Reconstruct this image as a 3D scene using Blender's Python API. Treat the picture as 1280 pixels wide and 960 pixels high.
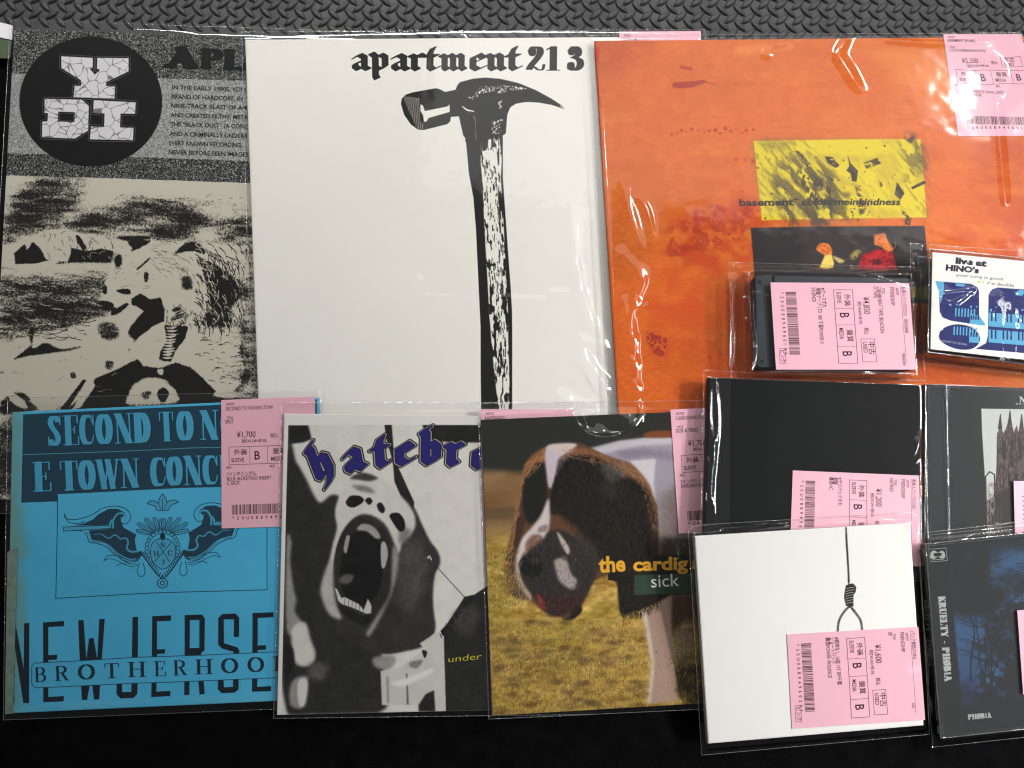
import bpy, math, random
import numpy as np
from mathutils import Vector, Matrix

for o in list(bpy.data.objects): bpy.data.objects.remove(o)
S = bpy.context.scene
COL = S.collection

# ------------------------------------------------------------------ camera
F, PITCH, ROLL, HH = 1060.0, math.radians(9.32), math.radians(2.49), 0.5579
fwd = np.array([0, math.sin(PITCH), -math.cos(PITCH)])
_up = np.array([0, math.cos(PITCH), math.sin(PITCH)]); _rt = np.array([1.0, 0, 0])
c_, s_ = math.cos(ROLL), math.sin(ROLL)
RT = _rt * c_ + _up * s_; UP = _up * c_ - _rt * s_
CAMP = -fwd * HH
cd = bpy.data.cameras.new('camera'); cam = bpy.data.objects.new('camera', cd); COL.objects.link(cam)
M = Matrix(((RT[0], UP[0], -fwd[0], CAMP[0]), (RT[1], UP[1], -fwd[1], CAMP[1]), (RT[2], UP[2], -fwd[2], CAMP[2]), (0, 0, 0, 1)))
cam.matrix_world = M
cd.sensor_width = 36; cd.lens = F / 1280 * 36; cd.clip_start = 0.01; cd.clip_end = 50
S.camera = cam

def back(x, y, z):
    """photo pixel arrays -> points on the height z (metres)"""
    x = np.asarray(x, float); y = np.asarray(y, float)
    d = fwd * F + RT * (x[..., None] - 640) - UP * (y[..., None] - 480)
    s = (z - CAMP[2]) / d[..., 2]
    return CAMP + s[..., None] * d
def at(x, y, z): return back(np.array(x), np.array(y), np.array(z))

# ------------------------------------------------------------------ light
w = bpy.data.worlds.new("World"); S.world = w; w.use_nodes = True
bg = w.node_tree.nodes['Background']; bg.inputs[0].default_value = (0.93, 0.97, 1.0, 1); bg.inputs[1].default_value = 0.12
def lamp(name, px, py, z0, height, size, power, color, spread=180, rot=0, shift=(0, 0)):
    """area lamp placed where its mirror image in a flat sleeve falls on the given spot of the table"""
    P = at(px, py, z0); d = P - CAMP; d = d / -d[2]
    L = P + np.array([d[0], d[1], 1.0]) * (height - z0) + np.array([shift[0], shift[1], 0])
    ld = bpy.data.lights.new(name, 'AREA'); ld.shape = 'RECTANGLE'; ld.size, ld.size_y = size
    ld.energy = power; ld.color = color; ld.spread = math.radians(spread)
    lo = bpy.data.objects.new(name, ld); COL.objects.link(lo); lo.location = L
    lo.rotation_euler = (0, 0, math.radians(rot)); return lo
def aim(lo, tx, ty, tz=0):
    v = Vector((tx, ty, tz)) - lo.location
    lo.rotation_euler = v.to_track_quat('-Z', 'Y').to_euler()
l1 = lamp('glint_lamp', 1262, 34, .012, 1.55, (.46, .17), 17, (1, .97, .94), rot=82)  # ceiling tube whose glare lands on the orange record's sticker
l2 = lamp('far_fill_lamp', 520, -150, .012, .80, (1.0, .06), 1.05, (1, .975, .95), spread=36); aim(l2, -.06, .29)  # added lamp, narrow cone: brightens the far side, leaves the near left dim
l3 = lamp('right_fill_lamp', 1560, 620, .012, .90, (.6, .08), 1.3, (1, .98, .96), spread=32, rot=90); aim(l3, .31, -.15)  # added lamp that pools light on the discs at the right
l4 = lamp('ceiling_panel', 1010, -95, .012, 1.60, (1.9, 1.75), 12, (1, .985, .965), rot=-4)
l5 = lamp('glint_lamp', 1350, 420, .012, 1.50, (.55, .13), 3, (1, .98, .96), rot=90)  # small added lamp so upright sleeve wrinkles catch glints
S.cycles.filter_width = 1.15
vs = S.view_settings; vs.view_transform = 'Standard'; vs.look = 'None'; vs.exposure = 0; vs.gamma = 1; vs.use_curve_mapping = False
S.cycles.transparent_max_bounces = 40; S.cycles.max_bounces = 10; S.cycles.use_denoising = True; S.cycles.denoising_prefilter = 'ACCURATE'
S.cycles.caustics_reflective = False; S.cycles.caustics_refractive = False

# ------------------------------------------------------------------ painting: numpy print textures
def homog(src, dst):
    A = []; b = []
    for (x, y), (u, v) in zip(src, dst):
        A.append([x, y, 1, 0, 0, 0, -u * x, -u * y]); b.append(u)
        A.append([0, 0, 0, x, y, 1, -v * x, -v * y]); b.append(v)
    h = np.linalg.solve(np.array(A, float), np.array(b, float)); return np.append(h, 1).reshape(3, 3)
def happ(H, P):
    P = np.asarray(P, float); q = np.concatenate([P, np.ones(P.shape[:-1] + (1,))], -1) @ H.T
    return q[..., :2] / q[..., 2:]
def smooth(pts, closed=False, n=8):
    P = np.asarray(pts, float); N = len(P); out = []
    for i in range(N if closed else N - 1):
        if closed: a, b, c, d = P[(i - 1) % N], P[i], P[(i + 1) % N], P[(i + 2) % N]
        else: a, b, c, d = P[max(i - 1, 0)], P[i], P[i + 1], P[min(i + 2, N - 1)]
        for k in range(n):
            t = k / n
            out.append(.5 * (2 * b + (c - a) * t + (2 * a - 5 * b + 4 * c - d) * t * t + (3 * b - 3 * c + d - a) * t ** 3))
    if not closed: out.append(P[-1])
    return np.array(out)
def blur1(A, s):
    if s < .3: return A
    r = int(3 * s) + 1; k = np.exp(-np.arange(-r, r + 1) ** 2 / (2 * s * s)); k /= k.sum()
    for ax in (0, 1):
        n = A.shape[ax] + 2 * r
        f = np.fft.rfft(A, n, axis=ax) * np.fft.rfft(k, n).reshape((-1, 1) if ax == 0 else (1, -1))
        B = np.fft.irfft(f, n, axis=ax); A = np.take(B, range(r, r + A.shape[ax]), axis=ax)
    return A
def fbm(h, w_, cell, octv=4, seed=0, ax=1.0, ay=1.0):
    rg = np.random.default_rng(seed); out = np.zeros((h, w_)); amp = 1; tot = 0; c = cell
    for _ in range(octv):
        cx, cy = max(c * ax, 1), max(c * ay, 1)
        g = rg.random((int(h / cy) + 3, int(w_ / cx) + 3))
        Y = np.arange(h) / cy; X = np.arange(w_) / cx; yi = Y.astype(int); xi = X.astype(int)
        fy = Y - yi; fx = X - xi; fy = fy * fy * (3 - 2 * fy); fx = fx * fx * (3 - 2 * fx)
        a = g[yi][:, xi]; b = g[yi][:, xi + 1]; cc = g[yi + 1][:, xi]; d = g[yi + 1][:, xi + 1]
        out += amp * ((a * (1 - fx) + b * fx) * (1 - fy[:, None]) + (cc * (1 - fx) + d * fx) * fy[:, None])
        tot += amp; amp *= .5; c /= 2
    return out / tot
def rotn(h, w_, cell, ratio, deg, octv, seed):
    D = int(np.hypot(h, w_)) + 4; n = fbm(D, D, cell, octv, seed, ratio, 1.0); t = math.radians(deg); Y, X = np.mgrid[0:h, 0:w_]; X = X - w_ / 2; Y = Y - h / 2
    return n[np.clip((-X * math.sin(t) + Y * math.cos(t) + D / 2).astype(int), 0, D - 1), np.clip((X * math.cos(t) + Y * math.sin(t) + D / 2).astype(int), 0, D - 1)]
def sst(x, a, b):
    t = np.clip((x - a) / (b - a), 0, 1); return t * t * (3 - 2 * t)

_tc = {}
def text_tris(s, bold=0.0):
    k = (s, bold)
    if k in _tc: return _tc[k]
    c = bpy.data.curves.new('t', 'FONT'); c.body = s; c.resolution_u = 3; c.offset = bold
    o = bpy.data.objects.new('t', c); COL.objects.link(o); bpy.context.view_layer.update()
    dg = bpy.context.evaluated_depsgraph_get(); e = o.evaluated_get(dg); m = e.to_mesh(); m.calc_loop_triangles()
    V = np.array([v.co[:2] for v in m.vertices]); T = np.array([t.vertices for t in m.loop_triangles])
    r = V[T] if len(T) else np.zeros((0, 3, 2))
    e.to_mesh_clear(); bpy.data.objects.remove(o); bpy.data.curves.remove(c)
    _tc[k] = r; return r

class Art:
    def __init__(s, quad, wmm, hmm, ppm, base):
        s.W, s.Hh = int(wmm * ppm), int(hmm * ppm)
        s.H = homog(quad, [(0, 0), (s.W, 0), (s.W, s.Hh), (0, s.Hh)])
        s.img = np.ones((s.Hh, s.W, 3)) * np.array(base) / 255.0
        s.sc = s.W / np.hypot(*(np.array(quad[1]) - np.array(quad[0])))
    def tr(s, P): return happ(s.H, P)
    def grid(s):
        """photo coordinates of every canvas pixel"""
        X, Y = np.meshgrid(np.arange(s.W) + .5, np.arange(s.Hh) + .5)
        return happ(np.linalg.inv(s.H), np.stack([X, Y], -1))
    def cov(s, polys, pad=0, ss=3):
        """polys in canvas px -> (slices, coverage)"""
        polys = [p for p in polys if len(p) > 2]
        if not polys: return None
        A = np.concatenate(polys); mn = A.min(0) - pad - 1; mx = A.max(0) + pad + 2
        x0, y0 = max(int(mn[0]), 0), max(int(mn[1]), 0); x1, y1 = min(int(mx[0]) + 1, s.W), min(int(mx[1]) + 1, s.Hh)
        if x1 <= x0 or y1 <= y0: return None
        # allow margins outside the canvas for blur
        w_, h_ = (x1 - x0) * ss, (y1 - y0) * ss
        E0 = []; E1 = []
        for p in polys:
            q = np.roll(p, -1, 0)
            area = (p[:, 0] * q[:, 1] - q[:, 0] * p[:, 1]).sum()
            if area < 0: p, q = q, p
            E0.append(p); E1.append(q)
        E0 = (np.concatenate(E0) - [x0, y0]) * ss; E1 = (np.concatenate(E1) - [x0, y0]) * ss
        sg = np.where(E1[:, 1] > E0[:, 1], 1, -1)
        lo = np.minimum(E0[:, 1], E1[:, 1]); hi = np.maximum(E0[:, 1], E1[:, 1])
        r0 = np.clip(np.ceil(lo - .5), 0, h_).astype(int); r1 = np.clip(np.ceil(hi - .5), 0, h_).astype(int)
        n = np.maximum(r1 - r0, 0); idx = np.repeat(np.arange(len(n)), n)
        if len(idx) == 0: return None
        off = np.arange(len(idx)) - np.repeat(np.cumsum(n) - n, n); rows = r0[idx] + off
        a, b = E0[idx], E1[idx]; t = (rows + .5 - a[:, 1]) / (b[:, 1] - a[:, 1]); xs = a[:, 0] + t * (b[:, 0] - a[:, 0])
        xi = np.clip(np.ceil(xs - .5), 0, w_).astype(int)
        T = np.zeros((h_, w_ + 1), np.int16); np.add.at(T, (rows, xi), sg[idx])
        Mk = (np.cumsum(T, 1)[:, :w_] != 0).astype(np.float32)
        Mk = Mk.reshape(y1 - y0, ss, x1 - x0, ss).mean((1, 3))
        return (slice(y0, y1), slice(x0, x1)), Mk
    def put(s, r, color, a=1.0, blur=0, tex=None):
        if r is None: return
        sl, m = r
        if blur: m = blur1(m, blur)
        m = np.clip(m, 0, 1) * a
        if tex is not None: m = m * tex[sl]
        c = np.asarray(color, float)
        c = (c[sl] if c.ndim == 3 else c) / 255.0
        s.img[sl] = s.img[sl] * (1 - m[..., None]) + c * m[..., None]
    def poly(s, pts, color, a=1.0, blur=0, sm=False, tex=None):
        P = s.tr(smooth(pts, True) if sm else np.array(pts, float)); b = blur * s.sc
        s.put(s.cov([P], 3 * b), color, a, b, tex)
    def line_polys(s, P, wd):
        out = []; wd = np.broadcast_to(np.asarray(wd, float), (len(P),))
        ang = np.linspace(0, 2 * np.pi, 9)[:-1]; ring = np.stack([np.cos(ang), np.sin(ang)], 1)
        for i in range(len(P) - 1):
            d = P[i + 1] - P[i]; L = np.hypot(*d)
            if L < 1e-6: continue
            nrm = np.array([-d[1], d[0]]) / L
            out.append(np.array([P[i] + nrm * wd[i] / 2, P[i + 1] + nrm * wd[i + 1] / 2, P[i + 1] - nrm * wd[i + 1] / 2, P[i] - nrm * wd[i] / 2]))
        for i in range(len(P)): out.append(P[i] + ring * wd[i] / 2)
        return out
    def line(s, pts, wd, color, a=1.0, blur=0, sm=False, tex=None):
        P = s.tr(smooth(pts) if sm else np.array(pts, float)); b = blur * s.sc
        wd = np.asarray(wd, float) * s.sc
        if wd.ndim: wd = np.interp(np.linspace(0, 1, len(P)), np.linspace(0, 1, len(wd)), wd)
        s.put(s.cov(s.line_polys(P, wd), 3 * b), color, a, b, tex)
    def text(s, body, p0, p1, hgt, color, bold=0.0, shear=0.0, a=1.0, natural=None):
        T = text_tris(body, bold)
        if not len(T): return
        mn = T[..., 0].min(); wd = T[..., 0].max() - mn
        p0 = np.array(p0, float); p1 = np.array(p1, float); d = p1 - p0; L = np.hypot(*d); e = d / L; up = np.array([e[1], -e[0]])
        sx = L / wd; sy = hgt / .69
        if natural: sx = sy * natural
        X = (T[..., 0] - mn) * sx + T[..., 1] * sy * shear; Y = T[..., 1] * sy
        P = p0 + X[..., None] * e + Y[..., None] * up
        s.put(s.cov(list(s.tr(P))), color, a)
    def dots(s, pts, r, color, a=1.0, ang=None):
        """irregular blots"""
        out = []
        for i, p in enumerate(pts):
            k = np.linspace(0, 2 * np.pi, 8)[:-1]; rr = r[i] * (0.6 + .6 * RNG.random(7)); out.append(s.tr(p + np.stack([np.cos(k) * rr, np.sin(k) * rr], 1)))
        s.put(s.cov(out), color, a)
    def nib(s, strokes, org, sx, sy, e=(1, 0), color=(0, 0, 0), nibv=(.7, .7), tmin=.12, a=1.0, grow=0.0, ss=3):
        """broad nib writing; strokes in glyph units (y up), e = baseline direction"""
        e = np.array(e, float); e /= np.hypot(*e); up = np.array([e[1], -e[0]]); out = []
        def G(Q): Q = np.asarray(Q, float); return s.tr(np.array(org) + Q[..., :1] * sx * e + Q[..., 1:] * sy * up)
        ang = np.linspace(0, 2 * np.pi, 9)[:-1]; ring = np.stack([np.cos(ang), np.sin(ang)], 1) * (tmin / 2 + grow)
        for st in strokes:
            P = np.array(st, float); nv = np.array(nibv) / 2
            if grow: nv = nv * (1 + grow / np.hypot(*nv))
            for i in range(len(P) - 1):
                pr = [P[i] - nv, P[i] + nv, P[i + 1] + nv, P[i + 1] - nv]
                # convex hull of both nib positions, thickened by the ring
                pts = np.concatenate([q + ring * [1, sx / sy if sy else 1] for q in pr])
                out.append(G(hull(pts)))
        s.put(s.cov(out, ss=ss), color, a)
    def fur(s, n, poly, ang, L0, cols, wd, a=.8, jit=.3, curl=.3, taper=.25, rng=None):
        g = rng or RNG; P = np.array(poly, float); mn, mx = P.min(0), P.max(0); nx_ = np.roll(P, -1, 0); batch = {}
        k = 0
        while k < n:
            p = mn + (mx - mn) * g.random(2)
            c = ((P[:, 1] > p[1]) != (nx_[:, 1] > p[1])) & (p[0] < (nx_[:, 0] - P[:, 0]) * (p[1] - P[:, 1]) / (nx_[:, 1] - P[:, 1] + 1e-12) + P[:, 0])
            k += 1
            if c.sum() % 2 == 0: continue
            an = math.radians(ang(*p) if callable(ang) else ang) + g.normal() * jit; L = L0 * (.5 + g.random())
            Q = np.array([p, p + L * .5 * np.array([math.cos(an), math.sin(an)]), p + L * np.array([math.cos(an + curl), math.sin(an + curl)])])
            w_ = np.array([wd, wd * .8, wd * taper]) * s.sc; batch.setdefault(int(g.integers(len(cols))), []).extend(s.line_polys(s.tr(Q), w_)[:2])
        for ci, pl in batch.items(): s.put(s.cov(pl), cols[ci], a)
    def image(s, name):
        h, w_ = s.img.shape[:2]; im = bpy.data.images.new(name, w_, h)
        px = np.ones((h, w_, 4), np.float32); px[..., :3] = np.clip(s.img[::-1], 0, 1)
        im.pixels.foreach_set(px.ravel()); im.update(); im.pack(); return im
def hull(P):
    P = P[np.lexsort((P[:, 1], P[:, 0]))]; out = []
    for seq in (P, P[::-1]):
        ch = []
        for p in seq:
            while len(ch) > 1 and (ch[-1][0] - ch[-2][0]) * (p[1] - ch[-2][1]) - (ch[-1][1] - ch[-2][1]) * (p[0] - ch[-2][0]) <= 0: ch.pop()
            ch.append(p)
        out += ch[:-1]
    return np.array(out)
RNG = np.random.default_rng(5)

# blackletter skeletons (x-height 4.7)
BL = {
 'a': [[(.3, 3.7), (1.2, 4.5), (2.1, 3.8), (2.1, 1.1), (2.8, .5)], [(2.1, 2.9), (.9, 2.4), (.4, 1.9), (.4, 1.2), (1.1, .5), (2.1, 1.2)]],
 'p': [[(-.2, 4.9), (.5, 4.1), (.5, -1.2), (.8, -2.0)], [(.6, 4.0), (1.5, 4.6), (2.3, 3.9), (2.3, 1.4), (1.4, .5), (.5, 1.0)]],
 'r': [[(-.2, 4.4), (.5, 3.9), (.5, 1.1), (1.1, .5)], [(.6, 3.7), (1.4, 4.6), (2.0, 4.1)]],
 't': [[(1.0, 6.3), (.5, 5.0), (.5, 1.2), (1.1, .5), (1.9, 1.1)], [(-.4, 4.2), (1.6, 4.2)]],
 'm': [[(-.2, 4.4), (.5, 3.9), (.5, 1.1), (1.1, .5)], [(.6, 3.8), (1.5, 4.5), (2.2, 3.9), (2.2, 1.1), (2.8, .5)], [(2.3, 3.8), (3.2, 4.5), (3.9, 3.9), (3.9, 1.1), (4.5, .5)]],
 'n': [[(-.2, 4.4), (.5, 3.9), (.5, 1.1), (1.1, .5)], [(.6, 3.8), (1.5, 4.5), (2.2, 3.9), (2.2, 1.1), (2.8, .5)]],
 'e': [[(2.4, 3.6), (1.5, 4.5), (.5, 3.8), (.5, 1.2), (1.4, .5), (2.5, 1.2)], [(2.45, 3.55), (.7, 2.35)]],
 'h': [[(.9, 7.6), (.1, 6.9), (.5, 6.2), (.5, 1.1), (1.1, .5)], [(.6, 4.0), (1.5, 4.6), (2.3, 3.9), (2.5, 1.2), (1.9, -.6), (1.1, -1.5)]],
 'b': [[(.9, 7.6), (.1, 6.9), (.5, 6.2), (.5, 1.3), (1.4, .5), (2.3, 1.3), (2.3, 3.8), (1.4, 4.6), (.6, 3.9)]],
}
def arc(cx, cy, rx, ry, a0, a1, n=20):
    t = np.radians(np.linspace(a0, a1, n)); return [(cx + rx * math.cos(k), cy + ry * math.sin(k)) for k in t]
# serif capitals in a unit box: (kind, points) kind T thick nib, t thin
def SER(ch, wd=.34):
    h = wd / 2; T = 'T'; t = 't'; L = h + .04; R = 1 - h - .04
    top = lambda x, r=.2: (t, [(x - r, .99), (x + r, .99)])
    bot = lambda x, r=.2: (t, [(x - r, .01), (x + r, .01)])
    D = {
     'E': [(T, [(L + .08, 0), (L + .08, 1)]), (t, [(.0, .99), (.92, .99), (.92, .74)]), (t, [(.0, .01), (.97, .01), (.97, .28)]), (t, [(.3, .51), (.72, .51)]), (t, [(.72, .62), (.72, .4)])],
     'T': [(T, [(.5, 0), (.5, 1)]), (t, [(.02, .72), (.02, .99), (.98, .99), (.98, .72)]), bot(.5, .27)],
     'O': [(T, arc(.5, .5, .5 - h, .49, 0, 360, 32))],
     'Ø': [(T, arc(.5, .5, .5 - h, .49, 0, 360, 32)), (t, [(.1, -.08), (.9, 1.08)])],
     'C': [(T, arc(.5, .5, .5 - h, .49, 60, 300, 26)), (t, [(.97, .66), (.95, .98)]), (t, [(.6, .99), (.8, .93), (.94, .7)]), (t, [(.97, .3), (.85, .08), (.6, .01)])],
     'D': [(T, [(L + .04, 0), (L + .04, 1)]), (T, [(.3, .99)] + arc(.42, .5, .54 - h, .49, 80, -80, 20) + [(.3, .01)]), (t, [(0, .99), (.5, .99)]), (t, [(0, .01), (.5, .01)])],
     'N': [(t, [(.16, 0), (.16, 1)]), (T, [(.2, 1), (.82, 0)]), (t, [(.88, .0), (.88, 1)]), bot(.14, .14), (t, [(0, .99), (.2, .99)]), top(.87, .13)],
     'S': [(T, smooth([(.8, .8), (.62, .97), (.38, .97), (.24, .8), (.34, .63), (.66, .4), (.76, .2), (.6, .03), (.38, .03), (.2, .2)], n=5)), (t, [(.93, .99), (.93, .7)]), (t, [(.07, .01), (.07, .3)])],
     'W': [(T, [(.12, 1), (.32, 0)]), (t, [(.32, 0), (.52, .9)]), (T, [(.5, 1), (.7, 0)]), (t, [(.72, 0), (.92, 1)]), top(.1, .12), top(.5, .1), top(.92, .08)],
     'R': [(T, [(L, 0), (L, 1)]), (T, [(.3, .99)] + arc(.45, .76, .42 - h, .23, 80, -80, 12) + [(.3, .53)]), (T, [(.5, .5), (.84, .02)]), (t, [(0, .99), (.5, .99)]), bot(L, .2), bot(.88, .12)],
     'B': [(T, [(L, 0), (L, 1)]), (T, [(.3, .99)] + arc(.45, .76, .4 - h, .23, 80, -80, 12) + [(.3, .53)]), (T, [(.3, .52)] + arc(.48, .27, .46 - h, .25, 80, -80, 12) + [(.3, .01)]), (t, [(0, .99), (.5, .99)]), (t, [(0, .01), (.5, .01)])],
     'P': [(T, [(L, 0), (L, 1)]), (T, [(.3, .99)] + arc(.48, .74, .46 - h, .25, 80, -80, 12) + [(.3, .49)]), (t, [(0, .99), (.5, .99)]), bot(L, .2)],
     'H': [(T, [(L, 0), (L, 1)]), (T, [(R, 0), (R, 1)]), (t, [(L, .51), (R, .51)]), top(L), bot(L), top(R), bot(R)],
     'K': [(T, [(L, 0), (L, 1)]), (t, [(.85, .99), (.3, .42)]), (T, [(.45, .58), (.86, .02)]), top(L), bot(L), top(.84, .15), bot(.86, .14)],
     'U': [(T, [(L, 1), (L, .3)] + arc(.5, .25, .5 - L, .24, 180, 270, 8)), (t, arc(.5, .25, .34, .24, 270, 360, 8) + [(.84, 1)]), top(L), top(.84, .15)],
     'L': [(T, [(L, 0), (L, 1)]), (t, [(0, .01), (.96, .01), (.96, .3)]), top(L)],
     'Y': [(T, [(.14, 1), (.5, .45)]), (t, [(.88, 1), (.52, .45)]), (T, [(.5, .5), (.5, 0)]), top(.12, .13), top(.88, .12), bot(.5, .2)],
     'I': [(T, [(.5, 0), (.5, 1)]), top(.5, .4), bot(.5, .4)],
     'A': [(t, [(.12, 0), (.5, .97)]), (T, [(.48, 1), (.82, 0)]), (t, [(.24, .33), (.68, .33)]), bot(.12, .14), bot(.82, .19)],
     'J': [(T, [(.62, 1), (.62, .25)]), (t, [(.62, .25), (.5, .03), (.2, .05)]), top(.62, .3)],
     '-': [(t, [(.15, .42), (.85, .42)]), (t, [(.15, .36), (.85, .36)])],
     '.': [(T, [(.4, .02), (.4, .1)])],
     "'": [(T, [(.4, .8), (.4, 1)])],
    }
    return D[ch]
def serif(art, ch, x0, x1, ybase, hgt, color, wd=.34, thin=.07, e=(1, 0), a=1.0, dy=None):
    """one capital between photo x0..x1 (along e), org given by base point"""
    for kind, P in SER(ch, wd):
        nv = (wd, 0) if kind == 'T' else (thin, 0)
        art.nib([P], (x0, ybase), x1, hgt, e, color, nv, tmin=thin, a=a)
def serif_word(art, word, p0, p1, hgt, color, wd=.34, thin=.07, gap=.15, widths=None, a=1.0):
    W_ = dict(I=.45, J=.6, W=1.35, N=1.05, A=1.05, O=1.05, H=1.1, E=.9, S=.75, L=.85, **{'-': .6, '.': .35, "'": .3, ' ': .45})
    ws = [W_.get(ch, 1.0) for ch in word]; tot = sum(ws) + gap * (len(word) - 1)
    p0 = np.array(p0, float); p1 = np.array(p1, float); d = p1 - p0; L = np.hypot(*d); e = d / L; u = L / tot; x = 0
    for ch, cw in zip(word, ws):
        if ch != ' ':
            o_ = p0 + e * x
            for kind, P in SER(ch, wd if ch not in 'I' else wd * 1.8):
                th = wd / max(cw, .5) if kind == 'T' else thin
                art.nib([P], o_, cw * u, hgt, e, color, (th if kind == 'T' else thin * .5, 0), tmin=thin * (u / max(u, 1e-6)), a=a)
        x += (cw + gap) * u

# ------------------------------------------------------------------ materials
def mat(name, col, rough=.5, spec=.5, metal=0, bump=None, noise=None):
    m = bpy.data.materials.new(name); m.use_nodes = True; nt = m.node_tree; b = nt.nodes['Principled BSDF']
    b.inputs['Base Color'].default_value = (*col, 1); b.inputs['Roughness'].default_value = rough
    b.inputs['Specular IOR Level'].default_value = spec; b.inputs['Metallic'].default_value = metal
    tc = nt.nodes.new('ShaderNodeTexCoord')
    if bump:
        n = nt.nodes.new('ShaderNodeTexNoise'); n.inputs['Scale'].default_value = bump[0]; n.inputs['Detail'].default_value = 4
        nt.links.new(tc.outputs['Object'], n.inputs['Vector'])
        bp = nt.nodes.new('ShaderNodeBump'); bp.inputs['Strength'].default_value = bump[1]; bp.inputs['Distance'].default_value = bump[2]
        nt.links.new(n.outputs[0], bp.inputs['Height']); nt.links.new(bp.outputs[0], b.inputs['Normal'])
    if noise:
        n = nt.nodes.new('ShaderNodeTexNoise'); n.inputs['Scale'].default_value = noise[0]; n.inputs['Detail'].default_value = 5
        nt.links.new(tc.outputs['Object'], n.inputs['Vector'])
        r = nt.nodes.new('ShaderNodeValToRGB'); r.color_ramp.elements[0].position = .3; r.color_ramp.elements[1].position = .7
        r.color_ramp.elements[0].color = tuple(c * noise[1] for c in col) + (1,); r.color_ramp.elements[1].color = tuple(min(1, c * noise[2]) for c in col) + (1,)
        nt.links.new(n.outputs[0], r.inputs[0]); nt.links.new(r.outputs[0], b.inputs['Base Color'])
    return m
def print_mat(name, img, rough=.5, spec=.07):
    m = mat(name, (.8, .8, .8), rough, spec, bump=(900, .12, .0002)); nt = m.node_tree
    t = nt.nodes.new('ShaderNodeTexImage'); t.image = img; t.extension = 'EXTEND'; t.interpolation = 'Cubic'
    nt.links.new(t.outputs[0], nt.nodes['Principled BSDF'].inputs['Base Color']); return m
def film_mat(name, gain=1.0, rough=.05, bump=.25, tint=(.985, .985, .985), milk=0.0, scale=60, dist=.0006):
    m = bpy.data.materials.new(name); m.use_nodes = True; nt = m.node_tree; nt.nodes.clear(); N = nt.nodes.new; K = nt.links.new
    out = N('ShaderNodeOutputMaterial'); tr = N('ShaderNodeBsdfTransparent'); tr.inputs[0].default_value = (*tint, 1)
    gl = N('ShaderNodeBsdfGlossy'); gl.inputs['Roughness'].default_value = rough; gl.inputs[0].default_value = (1, 1, 1, 1)
    fr = N('ShaderNodeLayerWeight'); fr.inputs[0].default_value = .5
    pw = N('ShaderNodeMath'); pw.operation = 'POWER'; pw.inputs[1].default_value = 5.0
    mu = N('ShaderNodeMath'); mu.operation = 'MULTIPLY_ADD'; mu.inputs[1].default_value = .9; mu.inputs[2].default_value = .042 * gain; mu.use_clamp = True
    tc = N('ShaderNodeTexCoord'); no = N('ShaderNodeTexNoise'); no.inputs['Scale'].default_value = scale; no.inputs['Detail'].default_value = 3; no.inputs['Distortion'].default_value = .6
    K(tc.outputs['Object'], no.inputs['Vector']); bp = N('ShaderNodeBump'); bp.inputs['Strength'].default_value = bump; bp.inputs['Distance'].default_value = dist
    K(no.outputs[0], bp.inputs['Height']); K(bp.outputs[0], gl.inputs['Normal']); K(bp.outputs[0], fr.inputs['Normal'])
    mx = N('ShaderNodeMixShader'); K(fr.outputs['Facing'], pw.inputs[0]); K(pw.outputs[0], mu.inputs[0]); K(mu.outputs[0], mx.inputs[0])
    src = tr
    if milk:
        df = N('ShaderNodeBsdfDiffuse'); df.inputs[0].default_value = (.8, .8, .8, 1); m2 = N('ShaderNodeMixShader'); m2.inputs[0].default_value = milk
        K(tr.outputs[0], m2.inputs[1]); K(df.outputs[0], m2.inputs[2]); src = m2
    K(src.outputs[0], mx.inputs[1]); K(gl.outputs[0], mx.inputs[2]); K(mx.outputs[0], out.inputs[0]); return m
FILM = film_mat('clear_sleeve_film', 1.2, .08, bump=.05)
FILM_S = film_mat('clear_bag_film', 1.2, .07, bump=.15, scale=70)
SEAM = film_mat('welded_sleeve_edge', 4, .12, milk=.04, bump=.6, scale=200)
ACRYL = film_mat('clear_case_plastic', .65, .03, bump=.03, tint=(.96, .965, .965))
ACRYL_E = film_mat('clear_case_edge', 3.5, .08, bump=.2, tint=(.86, .88, .89), milk=.04)
BLACKP = mat('black_board', (.010, .010, .011), .5, .2, bump=(600, .2, .0002))
WHITEB = mat('white_card_edge', (.72, .70, .66), .7, .3, noise=(300, .8, 1.05))
GREYB = mat('dark_card_edge', (.05, .05, .05), .6)
OR_E = mat('orange_card_edge', (.35, .10, .02), .6)
BLUE_E = mat('blue_card_edge', (.05, .16, .25), .6)
PINKB = mat('pink_paper', (.80, .48, .55), .6)

# ------------------------------------------------------------------ geometry helpers
def link(o, parent=None):
    COL.objects.link(o)
    if parent is not None: o.parent = parent; o.matrix_parent_inverse = parent.matrix_world.inverted()
    return o
def mesh_obj(name, V, Fc, m, parent=None, uv=None, sm=False):
    """V in world metres; the object's origin sits at its centre"""
    V = np.asarray(V, float); me = bpy.data.meshes.new(name)
    c = V.mean(0); me.from_pydata([tuple(v) for v in V - c], [], Fc); me.update()
    if uv is not None:
        l = me.uv_layers.new(name='print'); vi = np.zeros(len(me.loops), int); me.loops.foreach_get('vertex_index', vi)
        l.data.foreach_set('uv', np.asarray(uv, np.float32)[vi].ravel())
    for mm in (m if isinstance(m, (list, tuple)) else [m]): me.materials.append(mm)
    if sm: me.polygons.foreach_set('use_smooth', [True] * len(me.polygons))
    o = bpy.data.objects.new(name, me); o.location = c; COL.objects.link(o)
    if parent is not None:
        o.parent = parent; o.location = Vector(c) - parent.location
    return o
def thing(name, label, cat, loc, group=None):
    o = bpy.data.objects.new(name, None); o.empty_display_size = .02; COL.objects.link(o); o.location = loc
    o['label'] = label; o['category'] = cat
    if group: o['group'] = group
    return o

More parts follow.
